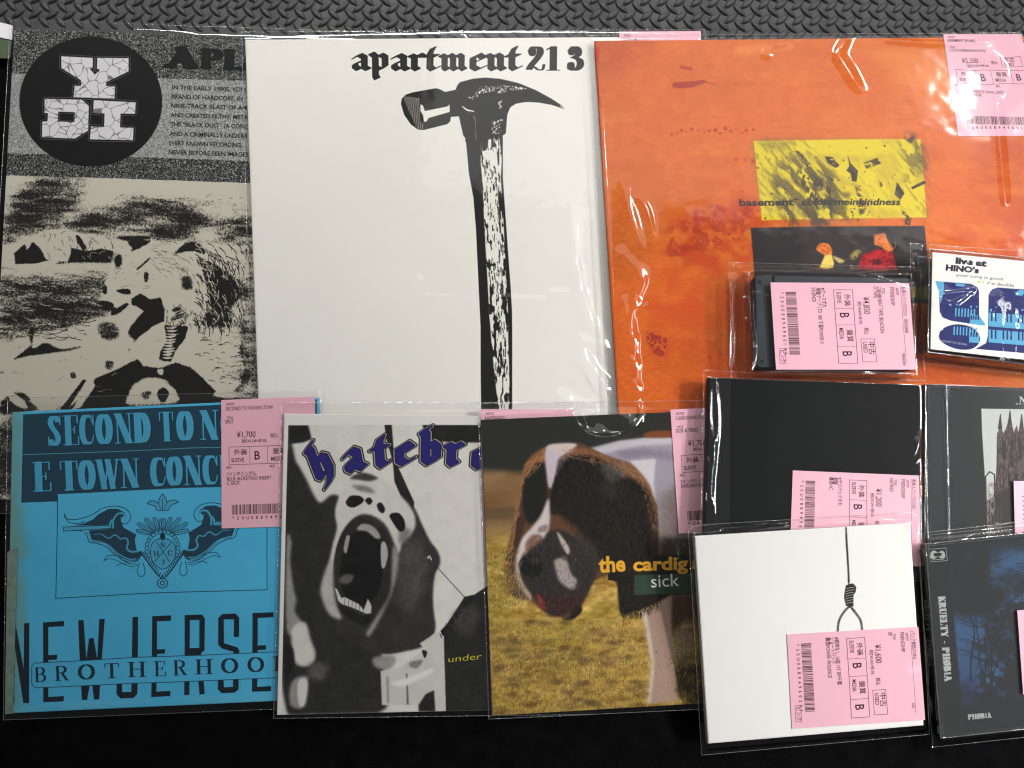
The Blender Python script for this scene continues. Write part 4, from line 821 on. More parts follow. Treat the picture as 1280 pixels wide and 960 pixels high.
# ---- monochrome seven inch: roaring animal
def art_hat():
    a = Art(Q_HAT.px, 182, 182, 7, (228, 225, 218)); g = a.grid(); X, Y = g[..., 0], g[..., 1]; h, w_ = X.shape
    f = np.full((h, w_), .93)
    def S_(pts, val, bl=3, sm=True, al=1.0):
        r = a.cov([a.tr(smooth(pts, True) if sm else np.array(pts, float))], 3 * bl * a.sc)
        if r is None: return
        bl = bl * .62; sl, m = r; m = blur1(m, bl * a.sc) * al; f[sl] = f[sl] * (1 - m) + val * m
    Z = lambda L: [(340 + x / 4.571, 500 + y / 4.571) for x, y in L]
    Y_ = lambda L: [(340 + x / 4.364, 690 + y / 4.364) for x, y in L]
    E = lambda L: [(340 + x / 2.4, 500 + y / 2.4) for x, y in L]
    S_(E([(48, 75), (108, 75), (120, 118), (95, 128), (48, 132)]), .08, 1.6, False)
    S_(E([(452, 75), (900, 75), (900, 130), (560, 130), (465, 125)]), .09, 1.4, False)
    S_(E([(45, 165), (75, 190), (105, 240), (130, 290), (150, 312), (185, 290), (212, 300), (200, 330), (205, 370), (215, 400), (205, 460), (200, 520), (200, 640), (290, 720), (330, 760), (340, 830), (325, 935), (45, 935)]), .12, 2.6)
    S_(E([(45, 420), (60, 430), (55, 480), (65, 560), (75, 600), (70, 635), (95, 680), (45, 690)]), .62, 2.6)
    S_(E([(60, 690), (100, 668), (118, 720), (132, 762), (122, 792), (92, 800), (66, 778)]), .9, 2.6); S_(E([(40, 735), (62, 745), (66, 790), (50, 830), (40, 830)]), .06, 2)
    S_(E([(60, 845), (108, 832), (98, 918), (55, 915)]), .62, 2.4); S_(E([(78, 845), (106, 842), (98, 912), (80, 912)]), .92, 1.4); S_(E([(120, 790), (170, 800), (150, 840), (110, 830)]), .32, 5)
    S_(E([(338, 75), (360, 75), (366, 140), (372, 185), (432, 315), (430, 350), (398, 312), (372, 250), (366, 190), (345, 120)]), .08, .9, False)
    # right side of the head, dark with a grey cheek
    S_(E([(215, 400), (300, 330), (380, 300), (430, 330), (455, 380), (480, 430), (505, 465), (512, 500), (496, 540), (492, 620), (497, 690), (470, 738), (400, 758), (320, 762), (200, 700), (190, 560)]), .15, 1.8)
    S_(E([(400, 450), (450, 430), (480, 500), (455, 600), (410, 640), (385, 560)]), .26, 8)
    # pale upper muzzle
    S_(E([(195, 345), (205, 300), (222, 262), (245, 238), (280, 226), (330, 242), (385, 288), (425, 335), (438, 380), (425, 412), (402, 430), (388, 470), (372, 430), (345, 380), (300, 352), (260, 356), (225, 388), (206, 430), (190, 490), (180, 540), (172, 520), (186, 440), (200, 390)]), .9, 2.2)
    S_(E([(240, 240), (275, 224), (322, 240), (300, 250), (268, 246)]), .22, 2.0); S_(E([(246, 262), (290, 266), (316, 286), (290, 284), (262, 276)]), .5, 2.4); S_(E([(395, 395), (425, 400), (415, 430), (390, 440)]), .5, 4)
    for P in ([(228, 312), (243, 294), (272, 296), (281, 311), (256, 328), (236, 326)], [(286, 308), (298, 300), (308, 311), (298, 322)], [(322, 322), (334, 316), (346, 335), (340, 348), (327, 340)], [(360, 354), (386, 348), (404, 370), (406, 396), (392, 404), (374, 382)]): S_(E(P), .05, .9)
    # mouth
    S_(E([(188, 560), (190, 490), (204, 430), (232, 385), (265, 363), (300, 367), (342, 396), (366, 450), (371, 520), (360, 582), (322, 642), (290, 682), (250, 672), (214, 642), (196, 602)]), .11, 1.2)
    S_(E([(214, 480), (236, 422), (270, 402), (312, 412), (336, 452), (340, 520), (320, 590), (272, 618), (226, 600), (210, 540)]), .02, 1.4)
    S_(E([(262, 396), (280, 379), (312, 388), (334, 418), (320, 424), (292, 402)]), .66, 1.4); S_(E([(220, 452), (230, 414), (240, 418), (229, 464)]), .66, .8); S_(E([(336, 442), (348, 436), (357, 470), (346, 510), (336, 502)]), .74, .9)
    S_(E([(148, 570), (165, 510), (186, 480), (188, 560), (198, 620), (212, 660), (180, 650), (160, 620)]), .78, 3.0); S_(E([(372, 450), (388, 470), (384, 530), (356, 610), (318, 680), (296, 712), (288, 700), (325, 645), (362, 580)]), .6, 2.8)
    S_(E([(204, 547), (222, 528), (250, 530), (242, 550), (222, 556)]), .34, 2)
    S_(E([(192, 566), (200, 572), (212, 598), (222, 594), (240, 604), (264, 616), (280, 634), (293, 600), (304, 622), (302, 644), (288, 646), (262, 634), (238, 624), (214, 616), (202, 606)]), .86, .7, False); S_(E([(206, 620), (240, 634), (276, 650), (300, 652), (286, 676), (246, 664), (214, 642)]), .06, 1.2)
    for k_ in range(6): S_(E([(222 + k_ * 11, 596 + k_ * 5.5), (224 + k_ * 11, 596 + k_ * 5.5), (223 + k_ * 11, 622 + k_ * 5.5), (221 + k_ * 11, 622 + k_ * 5.5)]), .35, .3, False)
    # cloth, lower right
    S_(E([(308, 775), (365, 770), (372, 790), (350, 812), (312, 802)]), .6, 2.6)
    S_(E([(328, 815), (385, 805), (430, 775), (462, 752), (448, 735), (500, 702), (522, 712), (522, 932), (490, 932), (488, 872), (462, 884), (440, 915), (330, 916)]), .86, 1.0, False)
    S_(E([(455, 755), (470, 760), (462, 778)]), .08, .7); S_(E([(418, 790), (456, 784), (440, 806), (420, 804)]), .5, 1.4); S_(E([(404, 822), (409, 822), (411, 914), (405, 914)]), .4, .8, False); S_(E([(345, 830), (352, 830), (352, 910), (346, 910)]), .6, 1.4, False); S_(E([(440, 916), (462, 884), (488, 872), (490, 934), (440, 934)]), .1, 1.2, False); S_(E([(360, 850), (400, 838), (480, 810), (480, 820), (400, 860)]), .98, 2)
    S_(E([(522, 714), (512, 700), (532, 680), (550, 655), (560, 640), (585, 600), (612, 594), (645, 570), (900, 480), (900, 940), (522, 940)]), .1, .7, False); S_(E([(550, 660), (600, 630), (630, 650), (590, 720)]), .2, 6)
    n = fbm(h, w_, 40, 4, 61) - .5; gr = fbm(h, w_, 3, 1, 62) - .5; n4 = fbm(h, w_, 9, 3, 63) - .5; f = f + n4 * .16 * np.clip(1 - np.abs(f - .45) * 2.2, 0, 1)
    f2 = np.clip(f + n * .12 * (1 - np.abs(f - .5)) + gr * .03, 0, 1); v = 18 + f2 * 214
    pic = np.stack([v, v * .985, v * .955], -1) / 255.
    fr = sst(X - (360.0 - (Y - 530) * .0237), 0, .6) * sst(Y, 531, 532) * 1.0
    a.img = a.img * (1 - fr[..., None]) + pic * fr[..., None]
    a.line(Y_([(880, 45), (905, 90), (1065, 265)]), .9, (40, 40, 40)); a.line(Y_([(862, 50), (875, 40), (885, 62)]), 1.2, (225, 222, 215))
    for i in range(60):
        tt = G.random(); x = 935 + 170 * tt + G.normal() * 3; y = 465 - 205 * tt + G.normal() * 5; p = np.array(Y_([(x, y + 8), (x - 6 + G.normal() * 5, y - 10 - G.random() * 12)])); a.line(p, [1.1, .2], (28, 27, 26))
    g2 = np.random.default_rng(3)
    a.fur(700, E([(60, 200), (110, 260), (150, 320), (200, 380), (190, 560), (290, 720), (320, 920), (130, 920), (130, 780), (80, 640), (60, 400)]), lambda x, y: 80 - (x - 380) * .3, 6, [(50, 49, 47), (16, 16, 15)], .35, .4, .3, rng=g2)
    a.fur(600, E([(390, 460), (440, 390), (505, 465), (492, 620), (480, 730), (330, 750), (310, 700), (370, 580)]), lambda x, y: 100, 6, [(64, 62, 60), (20, 20, 19)], .3, .4, .3, rng=g2)
    a.fur(260, E([(530, 700), (590, 610), (900, 520), (900, 880), (530, 900)]), lambda x, y: -50, 7, [(48, 47, 45), (14, 14, 13)], .5, .4, rng=g2)
    for q in ((478, 486),): a.dots(np.array(E([q])), np.array([.8]), (220, 218, 210))
    a.img += ((g2.random((h, w_)) - .5) * .03)[..., None]
    # arched lettering
    for ch, ox, oy, an in (('h', 400, 603, -22), ('a', 437, 594.5, -13), ('t', 474, 588, -6), ('e', 497.5, 585, -3), ('b', 529, 583.5, 0), ('r', 560.5, 585, 2), ('e', 591, 588, 4), ('e', 620, 592, 9), ('h', 650, 598, 14)):
        st = BL[ch]; e = (math.cos(math.radians(an)), math.sin(math.radians(an)))
        for gr_, c in ((.27, (24, 24, 22)), (.16, (170, 166, 156)), (.07, (24, 24, 30)), (0, (42, 38, 112))): a.nib(st, (ox, oy), 7.4, 6.3, e, c, (1.15, .8), tmin=.25, grow=gr_)
    # script word
    a.text("under", (562, 829.5), (604, 826), 7.5, (196, 190, 40), bold=-.004, shear=.25)
    return a.image('roaring_beast_cover')

# ---- colour seven inch: brown and white dog
def art_car():
    a = Art(Q_CAR.px, 182, 182, 7, (48, 50, 46)); g = a.grid(); X, Y = g[..., 0], g[..., 1]; h, w_ = X.shape
    n1 = fbm(h, w_, 120, 4, 71, 2.5, 1); n2 = fbm(h, w_, 44, 4, 72, 2.2, .8); n3 = fbm(h, w_, 16, 3, 73, 1.6, .9)
    top = np.array([46, 47, 43.]); mid = np.array([136, 104, 68.]); low = np.array([142, 124, 58.]); grs = np.array([184, 148, 74.])
    t1 = sst(Y + (n1 - .5) * 14, 585, 600)[..., None]; t2 = sst(Y + (n1 - .5) * 20, 655, 690)[..., None]
    band = (sst(Y, 632, 638) * (1 - sst(Y, 645, 655)))[..., None]
    c = top * (1 - t1) + (mid + (n1[..., None] - .5) * 50) * t1; c = c * (1 - band * .5) + np.array([80, 70, 55.]) * band * .5
    gg = grs + (n2[..., None] - .5) * 150 * np.array([.9, .9, .7]) + (n3[..., None] - .5) * 90 * np.array([1, 1, .7]); yv = sst(n1, .5, .7)[..., None]; gg = gg * (1 - .3 * yv) + np.array([150, 140, 50]) * .3 * yv
    c = c * (1 - t2) + gg * t2; a.img = c / 255.
    br = sst(n2 + .3 * (n3 - .5), .56, .68) * sst(Y, 760, 800)
    a.img = a.img * (1 - .5 * br[..., None]) + np.array([96, 66, 44]) / 255 * .5 * br[..., None]
    Z = lambda L: [(595 + x / 4.414, 500 + y / 4.414) for x, y in L]; Y_ = lambda L: [(595 + x / 4.414, 700 + y / 4.414) for x, y in L]
    fur = rough_tex(a, 10, .42, 74, .7, 2.2, soft=.25)
    W = lambda L: [(595 + x / 2.4, 500 + y / 2.4) for x, y in L]; P = lambda L, c, al=1, bl=.8, sm=True, tex=None: a.poly(W(L), c, al, bl, sm, tex)
    P([(340, 150), (430, 125), (520, 114), (600, 114), (760, 105), (760, 460), (610, 460), (550, 450), (548, 330), (530, 280), (480, 215), (400, 180)], (158, 150, 162), 1, 1.2, False)
    P([(340, 150), (430, 126), (520, 115), (760, 106), (760, 130), (590, 135), (500, 140), (430, 155), (380, 165)], (206, 200, 206), .85, 2, False); P([(505, 104), (540, 94), (600, 96), (620, 112), (520, 115)], (130, 72, 42), .95, 1.2)
    P([(420, 160), (500, 150), (600, 165), (600, 185), (520, 172), (460, 180)], (118, 106, 128), .6, 3); P([(464, 186), (542, 180), (536, 250), (542, 318), (512, 252)], (212, 206, 210), .95, 1.2, False)
    P([(552, 300), (600, 260), (760, 280), (760, 460), (555, 446)], (112, 96, 88), .8, 6, False); P([(556, 420), (760, 420), (760, 480), (556, 480)], (40, 36, 30), .9, 3, False)
    # head outline, lit brown hair, then the dark mask
    P([(150, 192), (170, 165), (212, 142), (260, 132), (312, 131), (346, 146), (382, 166), (422, 180), (462, 192), (484, 212), (522, 262), (546, 322), (554, 440), (560, 560), (556, 600), (500, 634), (440, 644), (432, 560), (404, 530), (356, 548), (322, 620), (316, 645), (270, 660), (205, 632), (150, 592), (112, 586), (94, 540), (90, 470), (108, 400), (124, 330), (138, 262)], (98, 68, 47), 1, 1.2, False)
    P([(150, 240), (176, 196), (206, 186), (216, 230), (219, 310), (202, 350), (172, 374), (152, 362), (140, 312)], (34, 34, 32), 1, 2.2)
    P([(246, 205), (288, 172), (346, 166), (392, 188), (430, 226), (496, 256), (530, 312), (546, 400), (552, 560), (520, 612), (442, 642), (432, 545), (402, 505), (372, 480), (330, 420), (300, 380), (258, 350), (224, 340), (228, 282)], (29, 27, 24), 1, 2.0)
    P([(255, 152), (320, 148), (384, 168), (424, 186), (472, 202), (512, 242), (532, 286), (500, 250), (444, 214), (400, 192), (340, 168), (284, 168)], (136, 92, 64), .9, 1.6); P([(150, 200), (178, 166), (212, 146), (212, 186), (180, 194), (156, 236)], (146, 98, 62), .9, 1.6)
    P([(378, 198), (430, 200), (452, 232), (402, 252)], (88, 86, 80), .8, 2.5); P([(380, 260), (430, 262), (420, 310), (390, 300)], (56, 54, 52), .7, 4)
    P([(540, 330), (554, 440), (552, 560), (556, 600), (540, 610), (532, 500), (530, 380)], (58, 42, 32), .7, 1.5)
    P([(212, 146), (260, 133), (304, 136), (286, 152), (252, 180), (242, 228), (226, 270), (216, 230)], (204, 192, 202), 1, 1.2); P([(232, 140), (300, 136), (280, 156), (250, 170)], (216, 196, 178), .9, 1.6)
    P([(222, 300), (227, 350), (224, 385), (214, 418), (192, 424), (168, 442), (140, 472), (130, 524), (120, 480), (136, 424), (168, 388), (200, 350)], (214, 202, 200), 1, 1.4)
    P([(196, 384), (220, 378), (216, 396), (190, 400)], (128, 106, 112), .8, 1.2); P([(154, 428), (174, 408), (200, 410), (202, 430), (172, 452), (152, 452)], (122, 90, 72), .95, 1.4)
    P([(146, 470), (200, 428), (222, 400), (262, 396), (312, 420), (352, 440), (378, 478), (366, 532), (334, 592), (300, 628), (240, 652), (205, 634), (176, 592), (140, 534)], (50, 46, 44), 1, 1.8)
    P([(300, 400), (350, 420), (400, 500), (380, 520), (340, 470)], (60, 60, 58), .7, 4)
    P([(130, 492), (148, 472), (186, 466), (204, 494), (194, 530), (158, 530), (136, 516)], (30, 30, 30), 1, 1.2); P([(160, 480), (186, 474), (200, 486), (176, 492)], (66, 66, 64), .6, 1.6)
    P([(248, 400), (268, 420), (287, 452), (281, 468), (262, 440)], (200, 184, 176), .95, 1.0); P([(240, 484), (274, 482), (290, 524), (308, 546), (294, 572), (256, 548), (244, 516)], (186, 174, 168), .9, 1.5); P([(262, 470), (280, 476), (270, 486)], (110, 90, 84), .8, 1)
    P([(122, 480), (132, 520), (146, 556), (168, 588), (160, 604), (126, 566), (116, 510)], (186, 168, 148), .95, 1.2); P([(184, 584), (204, 600), (216, 632), (196, 626)], (136, 56, 46), .95, .9); P([(206, 600), (300, 590), (330, 600), (300, 632), (240, 648)], (60, 36, 32), .8, 3)
    P([(300, 618), (320, 624), (319, 640), (292, 662), (262, 660), (286, 648)], (42, 34, 28), 1, .9)
    P([(124, 350), (150, 362), (134, 430), (124, 462), (118, 520), (130, 560), (160, 600), (112, 588), (92, 540), (92, 470), (112, 410)], (66, 47, 36), .9, 1.5)
    # chest fringe, foreleg, shade behind
    P([(592, 590), (720, 590), (720, 660), (590, 720)], (80, 50, 38), .95, 2, False); P([(598, 700), (660, 676), (652, 762), (612, 800)], (154, 132, 112), .9, 2.4); P([(608, 800), (720, 770), (720, 900), (608, 892)], (50, 46, 32), .9, 3)
    P([(500, 622), (520, 640), (560, 596), (592, 586), (593, 700), (606, 904), (514, 912), (530, 790), (512, 690)], (164, 136, 120), 1, 1.2, False); P([(500, 622), (518, 640), (530, 720), (540, 800), (524, 908), (514, 912), (530, 790), (512, 690)], (208, 192, 174), .9, 1.2, False)
    P([(432, 545), (480, 500), (560, 470), (660, 470), (660, 590), (590, 592), (556, 612), (500, 634), (440, 644)], (30, 28, 24), 1, 1.2, False)
    M_ = lambda L: [(600 + x / 5.335, 620 + y / 5.335) for x, y in L]
    g3 = np.random.default_rng(8); BRN = [(146, 98, 64), (100, 68, 46), (182, 134, 92)]; DK = [(16, 14, 12), (52, 42, 34), (74, 56, 42)]
    a.fur(6000, W([(255, 210), (350, 170), (430, 230), (530, 310), (552, 560), (440, 640), (430, 545), (330, 430), (230, 330)]), lambda x, y: 50 + (x - 700) * .45, 8, DK, .7, .45, .3, rng=g3)
    a.fur(1520, W([(255, 150), (320, 146), (384, 166), (472, 200), (532, 286), (550, 400), (535, 400), (500, 262), (400, 200), (284, 176)]), lambda x, y: 15 + (x - 715) * .5, 7, BRN, .75, .7, .3, rng=g3)
    a.fur(1680, W([(150, 192), (212, 145), (210, 186), (150, 240), (136, 330), (120, 400), (112, 586), (90, 540), (96, 440), (124, 330)]), lambda x, y: 112, 7, BRN + [(204, 160, 116)], .75, .8, .3, rng=g3)
    for i in range(150):
        tt = G.random(); x, y = 150 - 46 * tt, 200 + 260 * tt; a.line(W([(x + 4, y), (x - 6 - G.random() * 9, y + 8 + G.random() * 10)]), [.6, .15], [(176, 128, 84), (140, 98, 62)][i % 2], .7)
    a.fur(960, W([(200, 590), (320, 600), (360, 540), (378, 480), (330, 430), (290, 560), (230, 620)]), 80, 5, [(78, 66, 60), (26, 22, 20)], .35, .5, rng=g3)
    a.fur(640, W([(120, 500), (160, 600), (130, 600), (100, 560)]), 75, 7, [(204, 178, 140), (90, 66, 48)], .35, .7, rng=g3)
    a.fur(880, W([(212, 146), (304, 136), (242, 228), (226, 270)]), 72, 5, [(222, 206, 206), (172, 152, 172)], .35, .5, rng=g3); a.fur(1680, W([(350, 150), (760, 110), (760, 440), (556, 440), (530, 280), (420, 185)]), lambda x, y: 30, 7, [(180, 168, 188), (134, 122, 142), (206, 198, 210)], .4, .35, rng=g3)
    a.fur(640, W([(440, 600), (556, 580), (556, 625), (500, 645), (440, 650)]), 70, 7, [(24, 22, 18), (44, 38, 30)], .5, .9, rng=g3)
    a.dots(np.array(W([(235 + g3.random() * 70, 400 + g3.random() * 160) for _ in range(46)])), np.abs(g3.normal(.45, .25, 46)), (136, 120, 112), .8); a.dots(np.array(W([(135 + g3.random() * 70, 385 + g3.random() * 80) for _ in range(40)])), np.abs(g3.normal(.4, .2, 40)), (110, 86, 76), .8)
    a.dots(np.array(W([(545, 760), (552, 800), (540, 820), (560, 700), (578, 850), (530, 790), (570, 770)])), np.array([1.4, 1.0, .8, .9, 1.1, .7, .6]), (92, 70, 58), .8)
    a.fur(1200, W([(505, 640), (590, 600), (600, 900), (520, 905)]), 88, 6, [(186, 160, 144), (146, 120, 106)], .4, .4, rng=g3)
    a.fur(900, W([(150, 470), (222, 404), (312, 420), (370, 470), (366, 532), (300, 628), (210, 634), (150, 540)]), lambda x, y: 85 + (x - 690) * .5, 4, [(98, 88, 84), (34, 30, 28), (70, 62, 58), (128, 116, 110)], .5, .5, .2, rng=g3)
    a.fur(500, W([(222, 300), (227, 385), (168, 442), (130, 524), (120, 480), (136, 424), (200, 350)]), 115, 5, [(226, 214, 208), (176, 154, 150), (196, 178, 168)], .5, .45, .2, rng=g3)
    GR = [(216, 180, 92), (160, 126, 62), (112, 84, 46), (172, 156, 66), (130, 122, 54), (88, 64, 42)]
    def tuft(n_, box, L0):
        for k in range(n_):
            cx, cy = box[0] + g3.random() * (box[2] - box[0]), box[1] + g3.random() * (box[3] - box[1])
            if W([(500, 0)])[0][0] < cx < W([(604, 0)])[0][0] and cy < 884 and cy > 700: continue
            c = GR[g3.integers(6)]; rr = 2.5 + g3.random() * 5; pl = []
            for q in range(7):
                bx, by = cx + g3.normal() * rr, cy + g3.normal() * rr * .35; an = -1.57 + g3.normal() * .5; L = L0 * (.5 + g3.random()); pl += a.line_polys(a.tr([(bx, by), (bx + L * math.cos(an), by + L * math.sin(an))]), np.array([.7, .2]) * a.sc)[:1]
            a.put(a.cov(pl), c, .75)
    tuft(260, (606, 690, 640, 760), 3); tuft(900, (610, 778, 880, 835), 3.2); tuft(900, (614, 825, 880, 896), 4.6)
    for k in range(70):
        x, y = 610 + g3.random() * 200, 775 + g3.random() * 115; a.poly([(x - 4 - g3.random() * 8, y), (x, y - 2 - g3.random() * 2), (x + 5 + g3.random() * 9, y), (x, y + 2 + g3.random() * 2)], [(78, 54, 34), (92, 78, 38)][k % 2], .45, 1.6, True)
    a.img += ((g3.random((h, w_)) - .5) * .03)[..., None]
    # lettering
    a.poly([(763, 718), (775, 718), (775, 723), (797, 723), (797, 733), (763, 727)], (30, 28, 24)); a.poly([(796, 722), (1000, 716), (1000, 741), (796, 746)], (52, 72, 56), .96)
    a.text("the", (751.5, 717.5), (785, 716.3), 18.5, (232, 172, 48), bold=.035); a.text("cardig", (794.5, 716.5), (862, 714.5), 15.6, (232, 172, 48), bold=.035); a.text("ans", (867, 714), (901, 712.6), 15.6, (232, 172, 48), bold=.035)
    a.text("sick", (817, 737.3), (851.5, 735.4), 15.5, (236, 234, 226), bold=.004); a.text("& tired", (874, 735), (910, 733), 15.5, (236, 234, 226), bold=.004)
    return a.image('spaniel_cover')

def art_htd():
    a = Art(Q_HTD.px, 139, 125, 5, (20, 21, 22)); a.img += ((fbm(a.Hh, a.W, 200, 3, 81) - .5) * .012)[..., None]
    a.poly([(886, 471), (914, 473), (912, 720), (880, 718)], (32, 33, 33)); a.line([(914.5, 473), (912.5, 720)], .5, (20, 20, 20)); return a.image('plain_black_cover')  # lighter left band: sleeve reflection painted into the print

def art_cat():
    a = Art(Q_CAT.px, 142, 125, 8, (20, 21, 24)); Z = lambda L: [(1120 + x / 4.174, 450 + y / 4.174) for x, y in L]
    a.poly(Z([(145, 122), (240, 124), (262, 1000), (170, 1000)]), (32, 34, 38)); a.line(Z([(243, 126), (276, 1000)]), 1.0, (120, 120, 122), .5); a.line(Z([(262, 130), (292, 1000)]), 1.4, (12, 12, 12))
    ph = Z([(445, 254), (1100, 262), (1100, 1100), (490, 1100)]); a.poly(ph, (240, 238, 232))
    n = rough_tex(a, 10, .5, 91, .6, 1.6, soft=.12); K = (66, 48, 46); K2 = (120, 96, 90)
    B = Z([(525, 560), (530, 400), (538, 370), (546, 280), (556, 370), (566, 385), (582, 340), (595, 264), (608, 340), (616, 380), (632, 340), (640, 380), (650, 340), (657, 280), (668, 360), (700, 370), (1100, 380), (1100, 1100), (500, 1100), (500, 760), (520, 640)])
    a.poly(B, K); a.poly(B, K2, .9, .3, tex=n)
    for k in range(16): x = 530 + k * 14; a.line(Z([(x, 400), (x + 3, 690)]), .5, (40, 28, 28), .8)
    for x, y0, y1 in ((560, 430, 520), (600, 430, 560), (642, 420, 520), (585, 600, 690), (620, 600, 690)): a.poly(Z([(x, y0), (x + 8, y0 - 12), (x + 16, y0), (x + 16, y1), (x, y1)]), (38, 26, 28))
    gq = np.random.default_rng(2)
    for k in range(90): x = 525 + gq.random() * 200; y = 390 + gq.random() * 290; a.line(Z([(x, y), (x + gq.normal() * 3, y + 8 + gq.random() * 22)]), .5, [(176, 150, 142), (36, 24, 24)][k % 2], .7)
    for k in range(22): x = 530 + k * 9; a.poly(Z([(x, 392), (x + 2, 372 - (k % 3) * 6), (x + 4, 392)]), K)
    for x, y in ((545, 282), (595, 262), (656, 282)): a.poly(Z([(x - 2, y), (x + 2, y), (x + 12, y + 80), (x - 12, y + 80)]), K)
    a.poly(Z([(470, 740), (560, 680), (700, 690), (1100, 700), (1100, 1100), (485, 1100)]), (52, 38, 38), .95, 1, tex=None); a.line(Z([(470, 760), (468, 610), (490, 585), (515, 600), (515, 800)]), 1.6, (50, 40, 40), sm=False); a.poly(Z([(472, 640), (512, 640), (515, 780), (475, 900)]), (170, 156, 148), .8, .5, tex=n); a.poly(Z([(470, 850), (560, 840), (540, 1000), (480, 1000)]), (190, 178, 168), .6, 1, tex=n)
    for k in range(5): a.line(Z([(475 + k * 18, 780), (480 + k * 18, 1000)]), .5, (150, 130, 120), .6)
    for kind, P in SER('N', .22): a.nib([P], Z([(640, 230)])[0], 11, 9.2, (1, .02), (214, 212, 208), (.2, 0) if kind == 'T' else (.02, 0), tmin=.07)
    a.poly(Z([(626, 225), (634, 225), (634, 233), (626, 233)]), (214, 212, 208))
    return a.image('ruined_cathedral_booklet')

def art_wht():
    a = Art(Q_WHT.px, 134, 125, 8, (238, 237, 233)); K = (44, 45, 42); Z = lambda L: [(860 + x / 3.2, 650 + y / 3.2) for x, y in L]
    a.img += ((fbm(a.Hh, a.W, 300, 3, 95) - .5) * .012)[..., None]
    def rope(P, wd, step=2.6):
        P = smooth(P, n=14); a.line(P, wd, (70, 70, 66)); acc = 0
        for i in range(1, len(P)):
            acc += np.hypot(*(P[i] - P[i - 1]))
            if acc > step:
                acc = 0; d = P[i] - P[i - 1]; d /= np.hypot(*d); nn_ = np.array([-d[1], d[0]]); a.line([P[i] - nn_ * wd * .6 - d, P[i] + nn_ * wd * .6 + d], .9, K); a.line([P[i] - nn_ * wd * .3 + d * 1.2, P[i] + nn_ * wd * .3 + d * 2.2], .45, (225, 224, 218))
    rope(Z([(632, 30), (636, 100), (641, 180), (645, 262)]), 1.9, 1.6)
    rope(Z([(650, 345), (625, 372), (606, 410), (602, 470)]), 2.4, 2); rope(Z([(645, 340), (672, 372), (695, 410), (700, 470)]), 2.4, 2)
    a.poly(Z([(634, 262), (660, 254), (674, 268), (672, 290), (664, 300), (664, 348), (634, 345), (626, 310), (630, 275)]), K)
    for k in range(7): a.line(Z([(632, 278 + k * 10), (650, 272 + k * 10), (666, 270 + k * 10)]), .5, (214, 213, 206), sm=True)
    return a.image('rope_on_white_cover')

def art_kru():
    a = Art(Q_KRU.px, 142, 125, 8, (16, 18, 24)); g = a.grid(); X, Y = g[..., 0], g[..., 1]; h, w_ = X.shape; Z = lambda L: [(1120 + x / 3.2, 650 + y / 3.2) for x, y in L]
    n = fbm(h, w_, 170, 4, 101, 1.3, 1); n2 = fbm(h, w_, 60, 4, 102); f = sst(n, .42, .66)[..., None] * (1 - sst(Y, 865, 890))[..., None] * sst(Y, 672, 700)[..., None]
    a.img = (np.array([11, 13, 20]) * (1 - f) + np.array([52, 100, 148]) * f + (n2[..., None] - .5) * 36 * f) / 255.
    vio = (sst(Y, 820, 850) * (1 - sst(X, 1215, 1235)))[..., None] * .5; a.img = a.img * (1 - vio) + np.array([44, 58, 120]) / 255 * vio * (1 - sst(Y, 880, 892)[..., None]) + a.img * 0
    K = (10, 12, 16)
    for i in range(26):
        x = 1196 + G.random() * 240; y = 870 - G.random() * 20; P = [(x, y)]; 
        for k in range(7): P.append((P[-1][0] + G.normal() * 3, P[-1][1] - 14 - G.random() * 14))
        a.line(P, [2.4, .6], K, .85, sm=True)
        for q in P[2:]:
            for s_ in range(3): dx = G.normal() * 16; a.line([q, (q[0] + dx, q[1] - 4 - G.random() * 12), (q[0] + dx * 1.8, q[1] - 6 - G.random() * 14)], [.9, .3], K, .8, sm=True)
    for i in range(22): x = 1190 + G.random() * 240; y = 695 + G.random() * 60; a.line([(x, y), (x + 18, y + G.normal() * 5), (x + 40, y + G.normal() * 9)], [1, .3], K, .8, sm=True)
    tr = rough_tex(a, 26, .45, 103, soft=.08); a.poly([(1228, 800), (1240, 765), (1262, 750), (1290, 742), (1290, 880), (1225, 885)], K, .8, 4, True, tex=tr)
    a.poly([(1190, 885), (1460, 860), (1460, 930), (1190, 925)], (12, 14, 18), .9, 4)
    a.poly(Z([(112, 90), (212, 85), (232, 400), (273, 868), (180, 876)]), (15, 15, 18)); a.line(Z([(212, 85), (273, 868)]), .5, (40, 44, 54))
    # label mark on the spine band
    a.line(Z([(128, 117), (200, 112), (205, 162), (136, 168), (128, 117)]), .7, (205, 205, 200)); a.poly(Z([(136, 150), (140, 128), (155, 122), (168, 130), (182, 122), (194, 130), (196, 150), (182, 154), (168, 148), (150, 156)]), (210, 210, 205), sm=True); a.poly(Z([(152, 134), (180, 132), (178, 144), (156, 146)]), (20, 20, 22), sm=True); a.line(Z([(144, 160), (192, 156)]), .9, (200, 200, 195))
    L = 104.0; p0 = np.array(Z([(170, 308)])[0]); p1 = np.array(Z([(196, 645)])[0])
    serif_word(a, "KRUELTY - PHØBIA", p0, p1, 8.2, (228, 228, 224), wd=.34, thin=.15, gap=.14)
    q0 = np.array(Z([(290, 798)])[0]); q1 = np.array(Z([(381, 790)])[0]); serif_word(a, "PHØBIA", q0, q1, 6.0, (222, 222, 214), wd=.3, thin=.15, gap=.14)
    return a.image('night_forest_booklet')

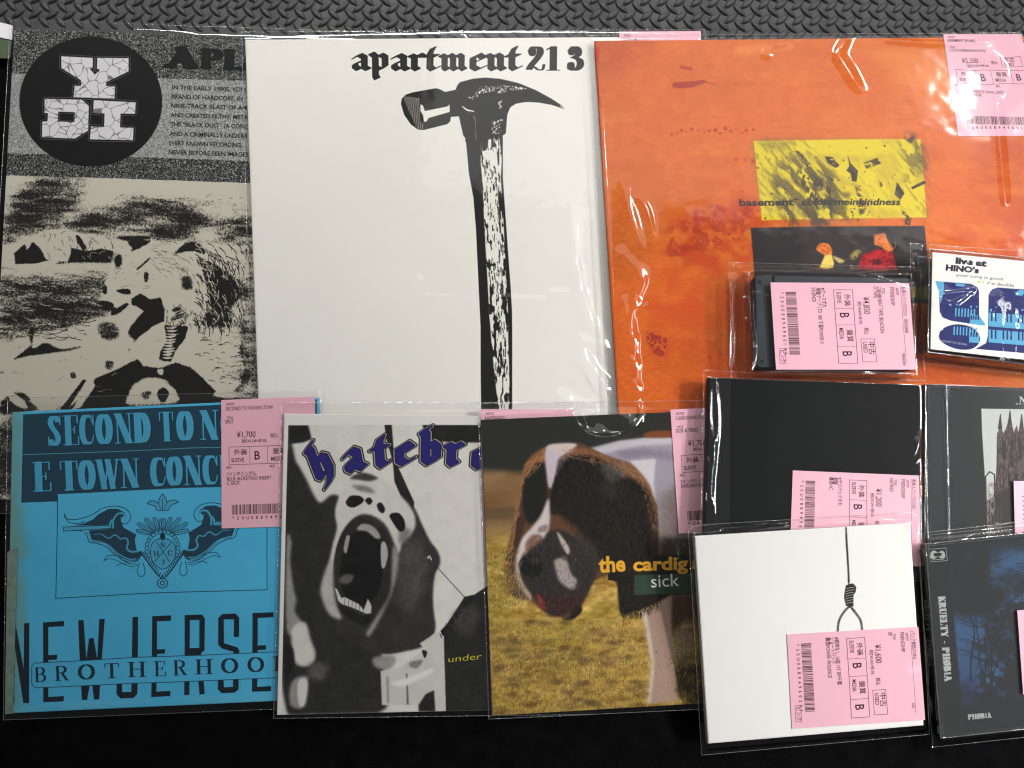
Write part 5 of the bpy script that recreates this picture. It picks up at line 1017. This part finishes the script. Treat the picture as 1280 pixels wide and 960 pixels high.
def art_hin():
    q = [(1163, 314.5), (1375, 335.5), (1372, 460), (1161, 436)]
    a = Art(q, 109, 65, 8, (242, 240, 234)); Z = lambda L: [(1130 + x / 5.333, 290 + y / 5.333) for x, y in L]; N_ = (44, 50, 108); C = (96, 172, 212)
    for s_, p0, p1, hh, sk in (("live at", (330, 206), (540, 228), 38, .0), ("HINO’s", (264, 252), (488, 274), 36, .05)):
        a.text(s_, Z([p0])[0], Z([p1])[0], hh / 5.333, (44, 40, 60), bold=.055)
    a.text("your song is good", Z([(335, 294)])[0], Z([(650, 322)])[0], 3.6, (70, 70, 74)); a.text("the double", Z([(543, 350)])[0], Z([(725, 366)])[0], 4.0, (70, 70, 74)); a.text("s's", Z([(480, 340)])[0], Z([(526, 344)])[0], 4.0, (196, 200, 60), bold=.02)
    def keys(x0, y0, n_, col, step=20, hgt=48):
        for k in range(n_): a.line(Z([(x0 + k * step, y0 + k * step * .06), (x0 - 2 + k * step, y0 + hgt + k * step * .06)]), 1.9, col)
    # rounded figure, left
    a.poly(Z([(195, 325), (440, 348), (480, 370), (492, 400), (492, 560), (545, 628), (430, 612), (300, 592), (245, 570), (225, 530), (222, 400), (210, 350)]), N_); a.poly(Z([(195, 325), (255, 330), (252, 400), (232, 480), (222, 400)]), C); a.poly(Z([(330, 342), (395, 348), (390, 368), (335, 360)]), C)
    a.poly(Z([(430, 545), (492, 560), (545, 628), (430, 612)]), C); keys(335, 512, 7, C, 21); a.dots(np.array(Z([(340, 485), (360, 488), (435, 500), (475, 498), (300, 492)])), np.array([1.6, 1.6, 1.8, 1.2, 1.0]), C)
    keys(440, 560, 4, N_, 16, 22)
    a.poly(Z([(222, 690), (240, 650), (300, 622), (370, 618), (450, 640), (494, 690), (494, 735), (450, 775), (370, 782), (290, 760), (236, 725)]), N_, sm=True); a.poly(Z([(425, 650), (494, 690), (492, 740), (425, 735)]), C); keys(325, 634, 8, C, 21); keys(440, 670, 3, N_, 18, 24); a.text("MADE IN JAPAN", Z([(410, 742)])[0], Z([(240, 716)])[0], 2.8, (190, 190, 196))
    # second figure, right
    a.poly(Z([(556, 420), (575, 385), (620, 370), (1300, 420), (1300, 860), (780, 805), (470, 778), (540, 740), (552, 690)]), N_)
    a.poly(Z([(556, 538), (1300, 590), (1300, 690), (556, 630)]), C); a.poly(Z([(556, 650), (1300, 706), (1300, 800), (556, 735)]), C)
    for row in (540, 655):
        for k in range(26):
            if k % 7 in (2, 6): continue
            a.line(Z([(578 + k * 26, row + k * 1.7), (578 + k * 26, row + 52 + k * 1.7)]), 2.0, N_)
    a.dots(np.array(Z([(572, 522), (608, 503), (650, 508), (745, 540), (785, 520), (770, 405), (755, 410)])), np.array([2, 1.2, 1.2, 2.2, 1.6, 4.5, 3]), C); a.poly(Z([(730, 400), (800, 388), (800, 432), (750, 430)]), C, .8, tex=rough_tex(a, 8, .5, 111))
    return a.image('keyboard_tape_card')

# ---- pink price stickers, drawn in their own frame 515 x 700
def sticker(name, artist, title, price, tax, lines, code, head=None, used=True, ex=True, half=None, kid=None, l2=None):
    a = Art([(0, 0), (515, 0), (515, 700), (0, 700)], 57, 79, 10.5, (240, 184, 200)); K = (58, 36, 46)
    a.img += ((fbm(a.Hh, a.W, 60, 3, 7) - .5) * .012)[..., None]
    T = lambda s_, x, y, h_, n_=.72, b=.006: a.text(s_, (x, y), (x + 1, y), h_, K, bold=b, natural=n_)
    y = 0
    if head:
        T(head, 22, 40, 17, .8); a.line([(18, 46), (480, 46)], 1.2, K); T(kid or '', 420, 64, 13); y = 40
    T('ARTIST', 28, 32 + y, 14, .72); T(artist, 25, 60 + y, 20); T('TITLE', 28, 108 + y * .8, 14); T(title, 22, 132 + y * .8, 20)
    if l2: T(l2, 22, 152 + y * .8, 19)
    y *= .7
    T(price, 85, 212 + y, 32, .8, .004); T('税込', 268, 216 + y, 18, .8); T(tax, 112, 240 + y, 15, .78)
    if used:
        a.line([(335, 170 + y), (470, 166 + y), (470, 236 + y), (335, 238 + y), (335, 170 + y)], 2.2, K); T('中古', 352, 200 + y, 25, 1.1); T('USED', 352, 228 + y, 20, .95)
    y0, y1 = 262 + y, 358 + y
    a.line([(42, y0), (478, y0), (478, y1), (42, y1), (42, y0)], 2.4, K)
    for x in (155, 252, 378): a.line([(x, y0), (x, y1)], 1.8, K)
    T('外装', 68, y0 + 42, 24, 1.05, .008); T('SLEEVE', 54, y0 + 82, 22); T('盤質', 280, y0 + 42, 24, 1.05, .008); T('MEDIA', 270, y0 + 82, 22); T('B', 180, y0 + 72, 46, .9, .01); T('B', 408, y0 + 72, 46, .9, .01)
    if ex: T('※EX-', 26, y1 + 22, 15); T('※EX', 262, y1 + 22, 15)
    yy = y1 + 62
    for s_ in lines: T(s_, 30, yy, 19, .78, .008); yy += 24
    g = np.random.default_rng(len(artist) * 7 + len(code)); x = 56
    while x < 430:
        wd_ = g.choice([2.2, 2.2, 5.0]); a.poly([(x, 575), (x + wd_, 575), (x + wd_, 628), (x, 628)], (70, 50, 58)); x += wd_ + g.choice([2.4, 2.4, 5.0])
    for i, ch in enumerate(code): T(ch, 58 + i * 25.5, 655, 17, .9, .01)
    a.line([(392, 648), (480, 648), (480, 678), (392, 678), (392, 648)], 1.6, K); T('ピンク', 402, 672, 20, .9)
    return a.image(name)
#@@ITEMS
def sub(q, dz, u0=0, v0=0, u1=1, v1=1):
    c = [(u0, v0), (u1, v0), (u1, v1), (u0, v1)]
    px = [tuple(happ(q.H, np.array(k, float))) for k in c]; z = [float(q.zz(*k)) + dz for k in c]
    return Quad(px, z, q.w * (u1 - u0), q.h * (v1 - v0))
def root(name, label, cat, q, th, group=None):
    c = q.centre(); return thing(name, label, cat, Vector((c[0], c[1], c[2] - th)), group)
def add_sticker(t, px, base, img, dz=.0004, zfix=None, label=None):
    B = happ(base.Hi, np.array(px, float)); z = [float(base.zz(min(max(u, -.1), 1.1), min(max(v, -.1), 1.1))) + dz for u, v in B]
    q = Quad(px, z, 57, 79); o = slab('price_sticker', q, .00014, print_mat('pink_sticker_print', img), PINKB, t, rnd=.00006)
    if label: o['label'] = label
    return q
def ctr(px): return px

# ---------- card at the left edge
qg = Quad([(-60, 26), (15, 49.5), (12.5, 73), (-62, 72)], .0015, 60, 12)
t = root('shop_card', 'small green card with a broad white top border beside the static and beast record', 'card', qg, .0015)
slab('card_panel', qg, .0008, mat('green_card', (.045, .075, .03), .6, noise=(200, .9, 1.1)), GREYB, t, rnd=.0002)
qw = Quad([(-60, 14), (16, 31.5), (15, 50), (-60, 34)], .0022, 60, 9)
slab('white_border', qw, .0008, mat('white_border_paper', (.78, .77, .80), .5, noise=(120, .97, 1.02)), WHITEB, t, rnd=.0002)

# ---------- LPs
LPG = 'LP records in clear sleeves in the back row'
def lp(name, label, q, th, img, edge, filmpx, ridges, seed, **k):
    t = root(name, label, 'record', q, th, LPG)
    slab('jacket', q, th, print_mat(img.name, img), edge, t, rnd=.0009)
    f = film('plastic_sleeve', filmpx, q, ridges, seed=seed, parent=t, **k); f['label'] = 'clear sleeve with loose wrinkled film'
    return t
t = lp('vinyl_record', 'black and white LP with a noisy static band, round black badge and shaggy beast picture', Q_YDI, .003, art_ydi(), GREYB,
   [(13, 25), (596, 44), (606, 662), (-22, 641)], [([(20, 27), (110, 32), (240, 37)], 1.5, .5), ([(40, 236), (66, 238), (90, 240)], 1.2, .12), ([(20, 430), (24, 440), (22, 448)], 1.2, .35)], 3, wav=.0005)
t = lp('vinyl_record', 'white LP with a black claw hammer and blackletter title, between the beast and orange records', Q_APT, .003, art_apt(), WHITEB,
   [(302, 40), (881, 37), (926, 640), (318, 646)],
   [([(716, 255), (717, 290), (722, 340), (733, 385), (752, 425), (763, 441)], 3.6, .95), ([(764, 440), (745, 432), (727, 428), (738, 455), (752, 478), (762, 505)], 3.4, .95),
    ([(325, 243), (370, 250), (428, 263), (450, 243)], 2.5, .22),
    ([(468, 352), (474, 366), (500, 371), (600, 374)], 3, .22), ([(610, 372), (680, 376), (690, 367), (718, 370), (733, 398)], 2.6, .3), ([(518, 346), (527, 354)], 2, .5),
    ([(340, 42), (600, 39), (860, 39)], 1.6, .5)], 5, wav=.0007, cell=60, facets=[(712, 498, 9), (746, 512, 8), (757, 474, 7), (734, 450, 6.5), (722, 330, 3.5), (728, 362, 3.5), (741, 400, 3.5)])
add_sticker(t, [(774, 39.4), (876, 38.8), (884, 185), (780, 185)], Q_APT, sticker('sticker_print_hammer', 'APARTMENT 213', '', '', '', [], ''))
t = lp('vinyl_record', 'orange LP with a smeared yellow panel, under the two cassettes', Q_BAS, .003, art_bas(), OR_E,
   [(735, 44), (1277, 41), (1372, 640), (768, 643)],
   [([(780, 225), (786, 260), (794, 290), (799, 318)], 4.4, 1.05), ([(778, 318), (790, 330), (803, 346), (797, 368), (788, 395), (792, 440), (797, 512)], 3.8, 1.0), ([(796, 243), (808, 262), (816, 298)], 2.2, .9),
    ([(780, 375), (783, 430), (788, 512)], 2.2, .9), ([(808, 380), (798, 396)], 1.4, .5), ([(1059, 47), (1048, 66), (1056, 82), (1062, 92), (1074, 110)], 3.2, 1.1),
    ([(1105, 50), (1160, 54), (1220, 53), (1275, 48)], 1.5, .7), ([(1246, 120), (1250, 180), (1256, 250)], 2.2, .9), ([(1215, 62), (1245, 66), (1262, 90), (1250, 130)], 8, 1.5),
    ([(915, 350), (912, 400), (908, 465)], 3, .9), ([(950, 65), (965, 70)], 3, .5), ([(747, 60), (756, 240), (772, 500)], 1.3, .5)], 7, wav=.0006, cell=70, drop=.0022, facets=[(795, 420, 3.5), (795, 450, 4), (797, 480, 4), (798, 505, 4), (801, 345, 3), (797, 375, 3.5), (1054, 72, 5), (1068, 98, 4), (783, 470, 3), (1240, 84, 7), (1252, 112, 5)])
add_sticker(t, [(1179, 42.5), (1276, 42.5), (1311, 170), (1198, 170)], Q_BAS, sticker('sticker_print_orange', 'BASEMENT [PUNK]', 'COLOURMEINKINDNESS', '¥2,250', '税抜¥2,046+税10%', ['CLEAR & WHITE VINYL,2ND/', 'UK EMO/INDIE'], '*20U0889496012*'))

# ---------- seven inch singles
SG = 'seven inch singles in clear sleeves in the front row'
def single(label, q, th, img, edge, filmpx, ridges, seed, **kw):
    t = root('single_record', label, 'single', q, th, SG)
    slab('jacket', q, th, print_mat(img.name, img), edge, t, rnd=.0005)
    film('plastic_sleeve', filmpx, q, ridges, seed=seed, parent=t, res=1.2, m=FILM_S, lift=.0006, drop=.0011, cell=35, wav=.0005, **kw); return t
t = single('faded blue seven inch with NEW JERSEY lettering and a winged crest', Q_BLU, .0014, art_blu(), BLUE_E, [(9.5, 498), (405, 488), (404, 884), (4, 900)],
   [([(10, 505), (10, 560), (8, 640)], 1.2, .4), ([(20, 882), (120, 878), (250, 872), (330, 868)], 2.5, .7), ([(14, 700), (11, 730)], 1.6, .8), ([(398, 490), (399, 512)], 1, .7)], 11)
# torn flap of the paper jacket on the left
flap = Quad([(9, 690), (22, 684), (16, 892), (6, 893)], [.0062, .0066, .0036, .0034], 8, 98)
slab('torn_flap', flap, .0004, mat('faded_blue_paper', (.16, .24, .19), .6, noise=(150, .8, 1.2)), BLUE_E, t, rnd=.00015)
add_sticker(t, [(276.5, 500), (393.5, 495.5), (397, 657), (277, 660.6)], Q_BLU, sticker('sticker_print_blue', 'SECOND TO NONE/E-TOW', 'SPLIT', '¥1,700', '税抜¥1,545+税10%', ['7インチシングル', 'BLUE JACKET/NO INSERT', 'C SPLIT'], '*20U0889496026*'))
t = single('black and white seven inch of a roaring animal mouth with purple blackletter title', Q_HAT, .0014, art_hat(), WHITEB, [(352, 503), (746, 503), (744, 893), (342, 898)],
   [([(353, 510), (352, 600), (350, 700)], 1.0, .4), ([(405, 505), (500, 505), (595, 505)], 1.5, .4), ([(365, 880), (420, 877), (480, 873), (590, 873)], 2, .5), ([(598, 560), (604, 700), (606, 850)], 3, .6)], 13)
add_sticker(t, [(600.6, 511.5), (717, 512), (721, 672), (604, 672)], Q_HAT, sticker('sticker_print_mono', 'HATEBREED', '', '', '', [], ''))
t = single('colour photo seven inch of a brown and white spaniel head over dry grass', Q_CAR, .0014, art_car(), GREYB, [(597.5, 504.5), (1000, 499), (1018, 880), (611, 899)],
   [([(716, 508), (722, 528), (736, 544), (757, 548), (782, 542), (798, 526), (802, 512)], 2.6, 1.3), ([(620, 800), (624, 830), (628, 850)], 1.5, .6),
    ([(600, 505), (700, 503), (790, 503), (880, 502)], 1.6, .5), ([(640, 882), (720, 874), (800, 868), (860, 872)], 2, .5), ([(866, 560), (868, 700), (872, 860)], 3, .9), ([(820, 832), (838, 828), (812, 862)], 1.2, .5)], 17, facets=[(722, 518, 8), (753, 537, 6), (786, 521, 8)])
add_sticker(t, [(838, 512), (955, 507), (964, 662), (848.3, 667)], Q_CAR, sticker('sticker_print_colour', 'CARDIGANS,THE', 'SICK & TIRED', '¥1,700', '税抜¥1,545+税10%', ['7インチシングル', 'SWEDISH POP'], '*20U0889496040*'))

# ---------- CDs
def crumple(pxs, n, seed, wd=1.0, hg=.5, spread=6):
    g = np.random.default_rng(seed); out = []
    for k in range(n):
        i = g.integers(len(pxs) - 1); a, b = np.array(pxs[i]), np.array(pxs[i + 1]); t0, t1 = sorted(g.random(2)); t1 = min(1, t0 + .25 + .3 * g.random())
        p, q = a + (b - a) * t0, a + (b - a) * t1; m_ = (p + q) / 2 + g.normal(size=2) * spread * .6
        out.append(([p + g.normal(size=2) * spread * .4, m_, q + g.normal(size=2) * spread * .4], wd * (.6 + g.random()), hg * (.5 + g.random())))
    return out
CG = 'compact discs in the bottom right group'
ST = sticker('sticker_print_black_cd', 'FRIENDSHIP', 'HATRED', '¥1,200', '税抜¥1,091+税10%', ['※デジパックすれ', '廃盤', '轟音HC'], '*20U0889496057*', head='音楽人パンク(COD)', kid='', ex=False)
t = root('digipak_disc', 'plain black card disc case with pink sticker, upper left of the discs', 'CD', Q_HTD, .008, CG)
slab('card_case', Q_HTD, .008, print_mat('plain_black_cover', art_htd()), BLACKP, t, rnd=.0006)
film('plastic_sleeve', [(880, 463), (1157, 476), (1156, 726), (874, 724)], Q_HTD, [([(889, 474), (887, 520), (892, 560), (888, 610), (884, 660)], 1.0, .8), ([(893, 474), (897, 530), (890, 600), (893, 660)], 1.6, .6), ([(1150, 545), (1146, 560), (1138, 578)], 3, 1.0), ([(892, 473), (1000, 477), (1148, 482)], 1.2, .5)] + crumple([(880, 470), (884, 560), (880, 665)], 5, 2, 1, .5, 3), seed=21, parent=t, res=1.0, m=FILM_S, wav=.0011, cell=16, drop=.006, fall=6, lift=.0007)
add_sticker(t, [(1149, 594.5), (1151, 708), (987, 702), (991, 588)], Q_HTD, ST)

t = root('jewel_case_disc', 'jewel case with a sepia ruined cathedral booklet, above the forest disc', 'CD', Q_CAT, .0102, CG)
def jewel(t, q, img, sp):
    slab('case_tray', sub(q, -.0035), .0066, BLACKP, BLACKP, t, rnd=.0006)
    slab('booklet', sub(q, -.0016), .0006, print_mat(img.name, img), WHITEB, t, rnd=.0002, uvr=(.012, .012, .985, .985))
    slab('clear_lid', q, .0011, ACRYL, ACRYL_E, t, rnd=.0003)
    b = q
    for nm, pts in (('lid_edge', [(0, 0), (1, 0), (1, 1), (0, 1), (0, 0)]),):
        P = []
        for (u0, v0), (u1, v1) in zip(pts[:-1], pts[1:]):
            for k in range(12): P.append(b.pt(u0 + (u1 - u0) * k / 12, v0 + (v1 - v0) * k / 12, -.0001))
        tube(nm, np.array(P), .00035, ACRYL_E, t, closed=True)
    P = np.array([b.pt(sp, k / 12, .0001) for k in range(13)]); tube('hinge_groove', P, .0003, ACRYL_E, t)
    for v in (.04, .955): slab('hinge_lug', sub(q, .0002, sp - .012, v - .02, sp + .018, v + .02), .0006, ACRYL, ACRYL_E, t, rnd=.0002)
jewel(t, Q_CAT, art_cat(), .092)
add_sticker(t, [(1430, 606), (1433, 720), (1270, 714), (1267, 601)], Q_CAT, sticker('sticker_print_cathedral', '', '', '', '', [], '*20U0889496'), dz=.0003)

t = root('jewel_case_disc', 'jewel case with a blue night forest picture and black spine band, bottom right corner', 'CD', Q_KRU, .0102, CG)
jewel(t, Q_KRU, art_kru(), .001)
# printed spine on the visible left side
qs = Q_KRU; a = Art([(0, 0), (1180, 0), (1180, 90), (0, 90)], 118, 9, 10, (16, 16, 18)); serif_word(a, "KRUELTY - PHØBIA", (330, 66), (760, 66), 44, (96, 96, 96), wd=.24, thin=.1)
P0, P1 = qs.pt(0, .03), qs.pt(0, .97); off = np.array([-.0002, 0, 0]); V = [P0 + off + [0, 0, -.0006], P1 + off + [0, 0, -.0006], P1 + off + [0, 0, -.0096], P0 + off + [0, 0, -.0096]]
mesh_obj('spine_card', V, [[0, 3, 2, 1]], print_mat('spine_print', a.image('spine_print')), t, uv=[(0, 1), (1, 1), (1, 0), (0, 0)])
film('plastic_sleeve', [(1146, 667), (1442, 634), (1464, 902), (1166, 934)], Q_KRU, [([(1150, 676), (1200, 671), (1290, 662)], 1.4, .9), ([(1152, 683), (1215, 675), (1300, 668)], 1.0, .7), ([(1168, 930), (1220, 921), (1290, 916)], 1.4, .8)] + crumple([(1150, 680), (1220, 672), (1300, 664)], 8, 4, .9, .6, 4) + crumple([(1150, 690), (1160, 800), (1170, 920)], 5, 5, .9, .5, 3), seed=23, parent=t, res=1.0, m=FILM_S, wav=.0011, cell=16, drop=.008, fall=5, lift=.0007)
add_sticker(t, [(1420, 750), (1432, 862), (1279, 868), (1271.5, 763)], Q_KRU, sticker('sticker_print_forest', '', '', '', '', [], '*20U0889496'))

t = root('digipak_disc', 'white card disc case with a drawn rope loop, front centre of the discs', 'CD', Q_WHT, .006, CG)
slab('card_case', Q_WHT, .0062, print_mat('rope_on_white_cover', art_wht()), WHITEB, t, rnd=.0008)
film('plastic_sleeve', [(860, 657), (1147, 640), (1162, 918), (877, 944)], Q_WHT, [([(868, 662), (940, 657), (1040, 650), (1136, 648)], 1.4, .9), ([(872, 666), (960, 662), (1080, 652)], .9, .6), ([(1139, 648), (1146, 670), (1148, 700)], 1.6, 1.0), ([(1126, 641), (1134, 650), (1142, 662)], 1.2, .8), ([(886, 936), (1000, 925), (1154, 912)], 1.3, .6), ([(866, 680), (872, 780), (880, 900)], 1.2, .5)] + crumple([(866, 662), (1000, 652), (1140, 645)], 7, 6, .9, .6, 4), seed=25, parent=t, res=1.0, m=FILM_S, wav=.0011, cell=16, drop=.004, fall=6, lift=.0007)
add_sticker(t, [(1148, 783.5), (1156.5, 900), (990, 911), (983.5, 793)], Q_WHT, sticker('sticker_print_white_cd', 'FRIENDSHIP', 'EP', '¥1,600', '税抜¥1,455+税10%', ['※歌詞なし 16曲 1ST EP/千葉', 'ショートパンク', '轟音POWER VIOLENCE'], '*20U0889496029*', head='パンク委託(COD)', kid='K001', ex=False))

# ---------- cassettes
TG = 'cassettes on the orange record'
t = root('cassette_tape', 'black cassette in a clear bagged case under a large pink sticker', 'cassette', Q_TAP, .017, TG)
slab('clear_case', Q_TAP, .017, ACRYL, ACRYL_E, t, rnd=.0008, rad=1.2)
body = sub(Q_TAP, -.0030, .068, .035, .985, .955); BM = mat('dark_cassette_shell', (.022, .028, .036), .38, .5, bump=(700, .2, .0002), noise=(60, .85, 1.15))
sh = slab('cassette_shell', body, .011, BM, BLACKP, t, rnd=.0006, rad=2)
SC = mat('dark_screw', (.06, .065, .07), .3, .5, metal=.8); HL = mat('hole_black', (.004, .004, .005), .7)
def disc(name, c, r, z, m, par, n=18, depth=.0006, hole=None):
    V = []; Fc = []
    for k in range(n): V.append((c[0] + r * math.cos(6.2832 * k / n), c[1] + r * math.sin(6.2832 * k / n), z))
    for k in range(n): V.append((c[0] + r * 1.12 * math.cos(6.2832 * k / n), c[1] + r * 1.12 * math.sin(6.2832 * k / n), z - depth))
    Fc = [list(range(n))] + [[k + n, (k + 1) % n + n, (k + 1) % n, k] for k in range(n)]
    return mesh_obj(name, V, Fc, m, par, sm=False)
def childof(o, pr): o.parent = pr; o.location = o.location - pr.location - (pr.parent.location if pr.parent else Vector((0, 0, 0)))
for u, v in ((.03, .07), (.03, .93), (.97, .07), (.97, .93)):
    P = body.pt(u, v); o = disc('screw', P, .0017, P[2] + .0003, SC, None); childof(o, sh)
    o2 = disc('screw_recess', P, .0009, P[2] + .0005, HL, None, 6); childof(o2, sh)
for u in (.215, .31, .61, .74): P = body.pt(u, .09); o = disc('tape_guide_hole', P, .0022 if u in (.215, .74) else .0016, P[2] + .0002, HL, None); childof(o, sh)
qf = sub(body, .0012, .12, .0, .9, .17); o = slab('raised_rim', qf, .0012, BM, BLACKP, None, rnd=.0006); childof(o, sh)
add_sticker(t, [(1136.5, 354), (1145, 462), (970, 462), (963, 353)], Q_TAP, sticker('sticker_print_tape', 'FRIENDSHIP', 'CREAM BEAT TAPE (BLACKEN', '¥4,850', '税抜¥4,409+税10%', ['※ケースずれ', '廃盤テープ LTD 100 千葉POWER V', 'IOLENCE'], '*20U0889496019*', head='音楽人パンク(COD)   00OL0000', kid='FRIENDSHIP', ex=False, l2='D TAPE)'))
film('plastic_sleeve', [(912, 328), (1150, 334), (1156, 476), (914, 474)], Q_TAP, [([(935, 343), (938, 400), (942, 440), (938, 462)], 1.2, 1.0), ([(918, 345), (915, 400), (918, 468)], 1.0, .9), ([(942, 337), (1000, 336), (1060, 341), (1100, 350), (1142, 366)], 1.1, .9), ([(925, 470), (1000, 468), (1140, 470)], 1.2, .8), ([(930, 374), (938, 378)], 1.4, .9), ([(932, 400), (940, 403)], 1.2, .8)] + crumple([(914, 340), (918, 400), (916, 470)], 7, 8, .9, .7, 5), seed=27, parent=t, res=.8, m=FILM_S, wav=.0009, cell=12, drop=.012, fall=7, lift=.0008)

t = root('cassette_tape', 'white and blue keyboard cassette card in a tilted clear case at the right edge', 'cassette', Q_HIN, .016, TG)
slab('clear_case', Q_HIN, .016, ACRYL, ACRYL_E, t, rnd=.0006, rad=.6)
for pts in ([(0, 0), (0, 1)], [(0, 0), (1, 0)], [(0, 1), (1, 1)]):
    P = np.array([Q_HIN.pt(pts[0][0] + (pts[1][0] - pts[0][0]) * k / 10, pts[0][1] + (pts[1][1] - pts[0][1]) * k / 10, -.0002) for k in range(11)]); tube('case_edge', P, .0005, ACRYL_E, t)
    tube('case_edge', P - [0, 0, .0155], .0005, ACRYL_E, t)
qc = Quad([(1165.6, 315), (1375, 335.5), (1372, 460), (1163, 436.5)], .0262, 108, 66)
slab('printed_card', qc, .0005, print_mat('keyboard_tape_card', art_hin()), WHITEB, t, rnd=.0002)
slab('cassette_shell', sub(qc, -.004, .03, .03, .99, .97), .010, mat('grey_cassette_shell', (.30, .31, .27), .5), mat('olive_shell_side', (.20, .21, .17), .5), t, rnd=.0006)
film('plastic_sleeve', [(1138, 304), (1390, 322), (1386, 480), (1138, 452)], Q_HIN, [([(1140, 330), (1160, 362), (1187, 381), (1216, 363)], 1.1, 1.1), ([(1130, 352), (1158, 365), (1185, 367), (1214, 363)], .9, .8), ([(1146, 312), (1200, 314), (1280, 322)], 1.2, .9), ([(1146, 448), (1220, 455), (1290, 464)], 1.4, .8)] + crumple([(1142, 315), (1145, 380), (1142, 448)], 6, 9, .9, .7, 4), seed=29, parent=t, res=.8, m=FILM_S, wav=.0009, cell=12, drop=.012, fall=5, lift=.0008)
